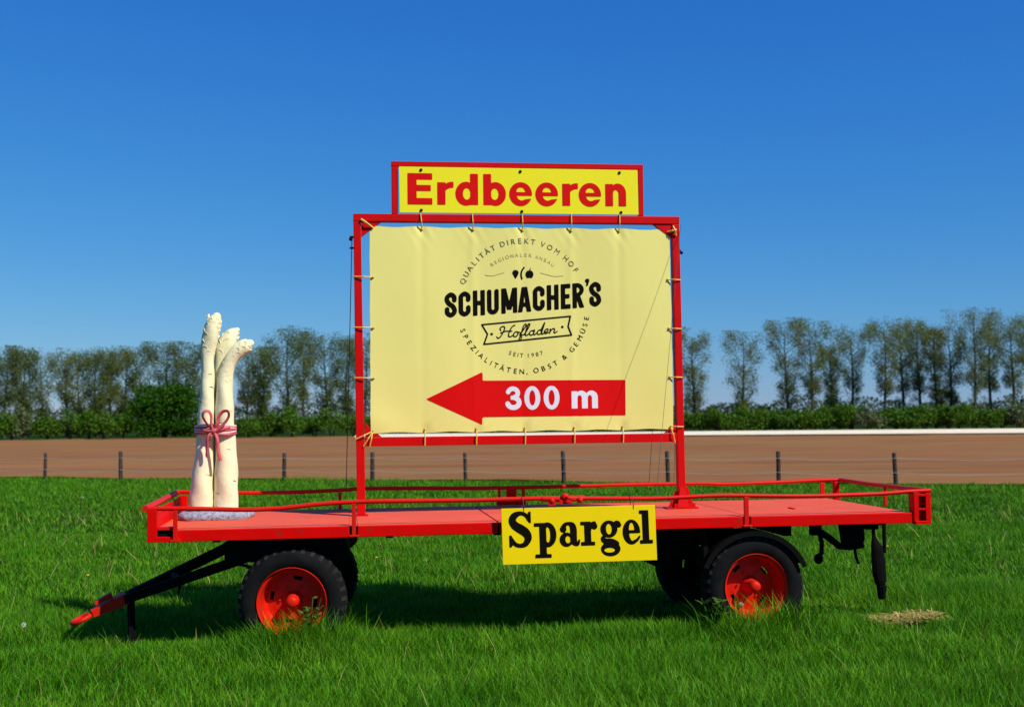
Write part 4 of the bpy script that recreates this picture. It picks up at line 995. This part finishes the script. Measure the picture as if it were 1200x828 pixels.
bow.tube(spline([pp(253.5,506,kw),pp(257,514,kw-.02),pp(257.5,526,kw-.005),pp(260.5,539,kw+.0)],4), [0.017]*12+[0.020], 8, flat=0.7)
bow.ball(pp(252.2,504,kw-.005), 0.032, 12, 8, (1.1,0.8,0.9))
bow.tube([pp(236,501,kw+.05),pp(243,504,kw),pp(252,505,kw-.01)], [0.018,0.021,0.016], 8); bow.tube([pp(252,505,kw-.01),pp(262,501.5,kw),pp(270,500,kw+.04)], [0.016,0.022,0.019], 8)
ap(bow, 'bow', 'ribbon', smooth=True)
# stone slab
st_ = MB(); rr = random.Random(3); n = 30; ring = []; cu_, cw_ = 0.425, AW-0.005
for (sc2, z) in ((1.0,ZT+0.001),(1.05,ZT+0.025),(1.0,ZT+0.052),(0.9,ZT+0.068),(0.0,ZT+0.073)):
    for j in range(n):
        a = 2*pi*j/n; c_, s_ = cos(a), sin(a)
        rr2 = random.Random(j*7+1); wob = 1+rr2.uniform(-.05,.05)+rr.uniform(-.02,.02)
        ring.append((cu_+0.315*sc2*wob*math.copysign(abs(c_)**0.7,c_)+0.03*s_, cw_+0.235*sc2*wob*math.copysign(abs(s_)**0.7,s_), z+rr.uniform(-.005,.005)*(z > ZT+0.01)))
fs = [((i*n+j),(i*n+(j+1)%n),((i+1)*n+(j+1)%n),((i+1)*n+j)) for i in range(4) for j in range(n)]
st_.add(ring, fs); ap(st_, 'stone_base', 'stone', smooth=True, ang=60)

# ================================================================== GRASS
rng = np.random.default_rng(21)
def vnoise(x, y, s, seed):
    r_ = np.random.default_rng(seed); g = r_.random((256,256)); X_ = x/s+97.3; Y_ = y/s+31.7
    i = np.floor(X_).astype(int); j = np.floor(Y_).astype(int); fx = X_-i; fy = Y_-j; fx = fx*fx*(3-2*fx); fy = fy*fy*(3-2*fy)
    G = lambda a, b: g[a % 256, b % 256]
    return (G(i,j)*(1-fx)+G(i+1,j)*fx)*(1-fy)+(G(i,j+1)*(1-fx)+G(i+1,j+1)*fx)*fy
def band(y0, y1, n, ex=0.55):
    y = np.sqrt(rng.uniform(y0*y0, y1*y1, n)); return rng.uniform(-ex, ex, n)*y, y
def blades(x, y, hgt, wid, seg):
    n = len(x); az = rng.uniform(0, 2*pi, n); lean = np.abs(rng.normal(0, 0.42, n))*hgt; bend = rng.uniform(0.2, 0.6, n)*hgt*0.6
    la = az + rng.normal(0, 0.6, n) + pi/2
    dx, dy = np.cos(az)*wid*0.5, np.sin(az)*wid*0.5; lx, ly = np.cos(la), np.sin(la); z0 = np.zeros(n)
    lv = []
    for k in range(seg+1):
        t = k/seg; off = lean*t+bend*t*t; zz = hgt*t*(1-0.12*t); px_, py_ = x+lx*off, y+ly*off
        if k < seg:
            ww = 1-0.55*t; lv.append(np.stack([px_-dx*ww, py_-dy*ww, zz],1)); lv.append(np.stack([px_+dx*ww, py_+dy*ww, zz],1))
        else: lv.append(np.stack([px_, py_, zz],1))
    V = np.stack(lv, 1); nv = V.shape[1]; base = (np.arange(n)*nv)[:,None]; fl = []; lt = []
    for k in range(seg-1): fl += [2*k, 2*k+1, 2*k+3, 2*k+2]; lt.append(4)
    k = seg-1; fl += [2*k, 2*k+1, 2*k+2]; lt.append(3)
    return V.reshape(-1,3), (base+np.array(fl)[None,:]).ravel(), np.tile(lt, n)
def grass_filter(x, y):
    u = (x-OX)*EU.x+(y-OY)*EU.y; wv = (x-OX)*EW.x+(y-OY)*EW.y
    bad = np.zeros(len(x), bool)
    for cu_, c0, c1 in ((1.13,0.0,0.34),(1.17,1.55,1.95),(5.063,0.03,0.33),(5.063,1.57,1.9)): bad |= (np.abs(u-cu_) < 0.42) & (wv > c0) & (wv < c1)
    bad |= y > fence_y(x)+0.9
    return ~bad, u, wv
parts = []
for (y0, y1, n, wd, seg) in ((6.6,12.6,260000,0.0050,3),(12.6,20,210000,0.0085,2),(20,42,260000,0.016,1)):
    x, y = band(y0, y1, n); ok, u, wv = grass_filter(x, y); x, y, u, wv = x[ok], y[ok], u[ok], wv[ok]
    pn = vnoise(x, y, 1.3, 1); pn2 = vnoise(x, y, 0.35, 2)
    keep = rng.random(len(x)) < 0.55+0.6*pn2; x, y, u, wv, pn, pn2 = x[keep], y[keep], u[keep], wv[keep], pn[keep], pn2[keep]
    hg = (0.060+0.095*pn*pn+0.06*pn2)*np.where(y > 12.6, 0.85, 1.0)*rng.uniform(0.6, 1.25, len(x))
    shade = (u > -0.3) & (u < 6.3) & (wv > 0.35) & (wv < 2.5); hg = np.where(shade, hg*0.62, hg)
    fr_ = np.exp(-((wv+0.25)/0.35)**2)*((u > -1.2) & (u < 7.0)); hg = hg*(1+0.45*fr_)
    for cu_ in (1.13, 5.063): hg = hg*(1+0.60*np.exp(-((u-cu_)/0.45)**2-((wv+0.2)/0.3)**2))
    fe = np.exp(-((y-fence_y(x))/0.7)**2); hg = hg*(1+0.8*fe*vnoise(x,y,0.8,5))
    parts.append(blades(x, y, hg, wd*rng.uniform(0.7,1.3,len(x)), seg))
# tall stray stems near the camera
x, y = band(7.0, 13, 3200); ok, u, wv = grass_filter(x, y); ok &= ~((u > -0.3) & (u < 6.5) & (wv > 0.1) & (wv < 2.6)); x, y = x[ok], y[ok]
parts.append(blades(x, y, rng.uniform(0.16,0.28,len(x)), np.full(len(x),0.005), 3))
# tufts by the wheels
tx = []; ty_ = []
for cu_, cw2, k in ((0.95,-0.12,90),(1.2,-0.18,160),(1.36,-0.15,110),(5.2,-0.16,170),(5.4,-0.12,120),(4.75,-0.15,90),(1.62,-0.10,60)):
    for _ in range(k):
        p = T(cu_+rng.normal(0,0.09), cw2+rng.normal(0,0.05)); tx.append(p.x); ty_.append(p.y)
tx = np.array(tx); ty_ = np.array(ty_); parts.append(blades(tx, ty_, rng.uniform(0.22,0.42,len(tx)), np.full(len(tx),0.008), 3))
Vs = []; Fs = []; Ls = []; o_ = 0
for V, F, L in parts: Vs.append(V); Fs.append(F+o_); Ls.append(L); o_ += len(V)
tag(npmesh('grass', np.concatenate(Vs), np.concatenate(Fs), np.concatenate(Ls), M['grass']), 'thick green meadow grass around the trailer', None, None, 'stuff')
n = 1500; x, y = band(7.0, 24, n); ok, u, wv = grass_filter(x, y); x, y = x[ok], y[ok]
V, F, L = blades(x, y, rng.uniform(0.14,0.30,len(x)), np.full(len(x),0.006)*(1+(y>13)), 3)
tag(npmesh('dry_stalks', V, F, L, M['straw']), 'thin dry yellowish stalks scattered through the meadow grass', None, None, 'stuff')
# dry hay heap right of the trailer
def gpos(u, wv): p = T(u, wv); return p.x, p.y
n = 1100; uu = rng.normal(0, 1, n); hx, hy = [], []
for q in range(n):
    x_, y_ = gpos(6.42+0.19*max(-1.8, min(1.8, uu[q])), 0.12+rng.normal(0,0.08)-0.05+0.05*uu[q]); hx.append(x_); hy.append(y_)
hx = np.array(hx); hy = np.array(hy)
P = np.stack([hx, hy, 0.055+0.05*rng.random(n)], 1); dirs = rng.normal(size=(n,3))*np.array([1,1,0.12]); dirs /= np.linalg.norm(dirs,axis=1)[:,None]; sd = np.cross(dirs, [0,0,1.0]); sd /= np.linalg.norm(sd,axis=1)[:,None]
LN = rng.uniform(0.06,0.16,(n,1)); V = np.stack([P-dirs*LN/2-sd*0.004, P-dirs*LN/2+sd*0.004, P+dirs*LN/2+sd*0.004, P+dirs*LN/2-sd*0.004],1).reshape(-1,3)
tag(npmesh('dry_hay', V, np.arange(4*n), np.full(n,4), M['hay']), 'patch of dry straw-coloured hay lying in the grass behind the trailer', None, None, 'stuff')
# leafy weeds beside the rear wheel and tall weed at the front wheel
def weed(u, wv, h, label, seed, nl=16, sz=0.07):
    r_ = random.Random(seed); p = T(u, wv); rt = empty('weed', (p.x, p.y, 0)); tag(rt, label, 'weed')
    sm_ = MB()
    for k in range(4):
        a = r_.uniform(0,6.28); top = Vector((cos(a)*0.10, sin(a)*0.08, h*r_.uniform(.7,1)))
        sm_.tube([(0,0,0), top*0.5+Vector((0,0,0.03)), top], [0.006,0.005,0.003], 5)
        for q in range(nl//4):
            t = r_.uniform(.3,1); b = top*t; a2 = r_.uniform(0,6.28); d = Vector((cos(a2),sin(a2),r_.uniform(0.1,0.7))).normalized(); s_ = d.cross(Vector((0,0,1))).normalized(); L_ = sz*r_.uniform(.7,1.3); nrm = s_.cross(d)
            lf = MB(); vs = [b, b+d*L_*0.3+s_*L_*0.3-nrm*0.006, b+d*L_*0.7+s_*L_*0.26, b+d*L_, b+d*L_*0.7-s_*L_*0.26, b+d*L_*0.3-s_*L_*0.3-nrm*0.006, b+d*L_*0.5+nrm*0.008]
            lf.add(vs, [(0,1,6),(1,2,6),(2,3,6),(3,4,6),(4,5,6),(5,0,6)]); lf.build('leaf', M['weed'], rt)
    sm_.build('stem', M['weed'], rt)
weed(4.62, -0.12, 0.34, 'broad-leaved weed growing just left of the rear wheel', 1, 24, 0.085)
weed(1.28, -0.16, 0.46, 'tall green weed growing in front of the front wheel rim', 2, 28, 0.06)
# dandelion clocks and a few yellow flowers
def gpx(px, py, z):   # a point of the meadow for a photo measurement
    d = _f + _R*((px-600)/1400) + _U*((414-py)/1400); t = (z-CAM_H)/d.z; return d.x*t, d.y*t
fl_ = [(97,583,0,'pale dandelion clock standing alone left of the trailer, far out in the meadow'),(103,674,1,'yellow dandelion flower in the grass left of the drawbar'),(441,653,1,'yellow dandelion flower in the grass under the trailer beside the bogie'),
       (28,733,0,'white dandelion clock at the lower left picture edge'),(869,709,0,'whitish seed head against the rear wheel rim'),(665,501+40,1,'tiny yellow flower at the meadow edge by the fence'),(1040,640,1,'yellow flower in the meadow right of the trailer')]
for px, py, kd, lab in fl_:
    h = 0.24; x_, y_ = gpx(px, py, h)
    if y_ > 33: y_ = 32.0; x_ = (px-600)/1400*y_
    rt = empty('dandelion', (x_, y_, 0)); tag(rt, lab, 'flower', 'dandelions in the meadow')
    MB().tube([(0,0,0),(0.01,0,h*0.5),(0,0,h)], 0.004, 5).build('stem', M['weed'], rt)
    hd = MB()
    if kd: hd.ball((0,0,h+0.005), 0.015, 10, 5, (1,1,0.5))
    else:
        hd.ball((0,0,h+0.01), 0.008, 6, 4); rq = random.Random(int(px))
        for q in range(70):
            d = Vector((rq.gauss(0,1),rq.gauss(0,1),rq.gauss(0,1))).normalized(); e = Vector((0,0,h+0.01))+d*0.017; s_ = d.orthogonal().normalized()*0.003
            hd.add([Vector((0,0,h+0.01)), e-s_, e+d*0.004, e+s_], [(0,1,2,3)])
    hd.build('flower_head', M['dand'] if kd else M['bloom'], rt)
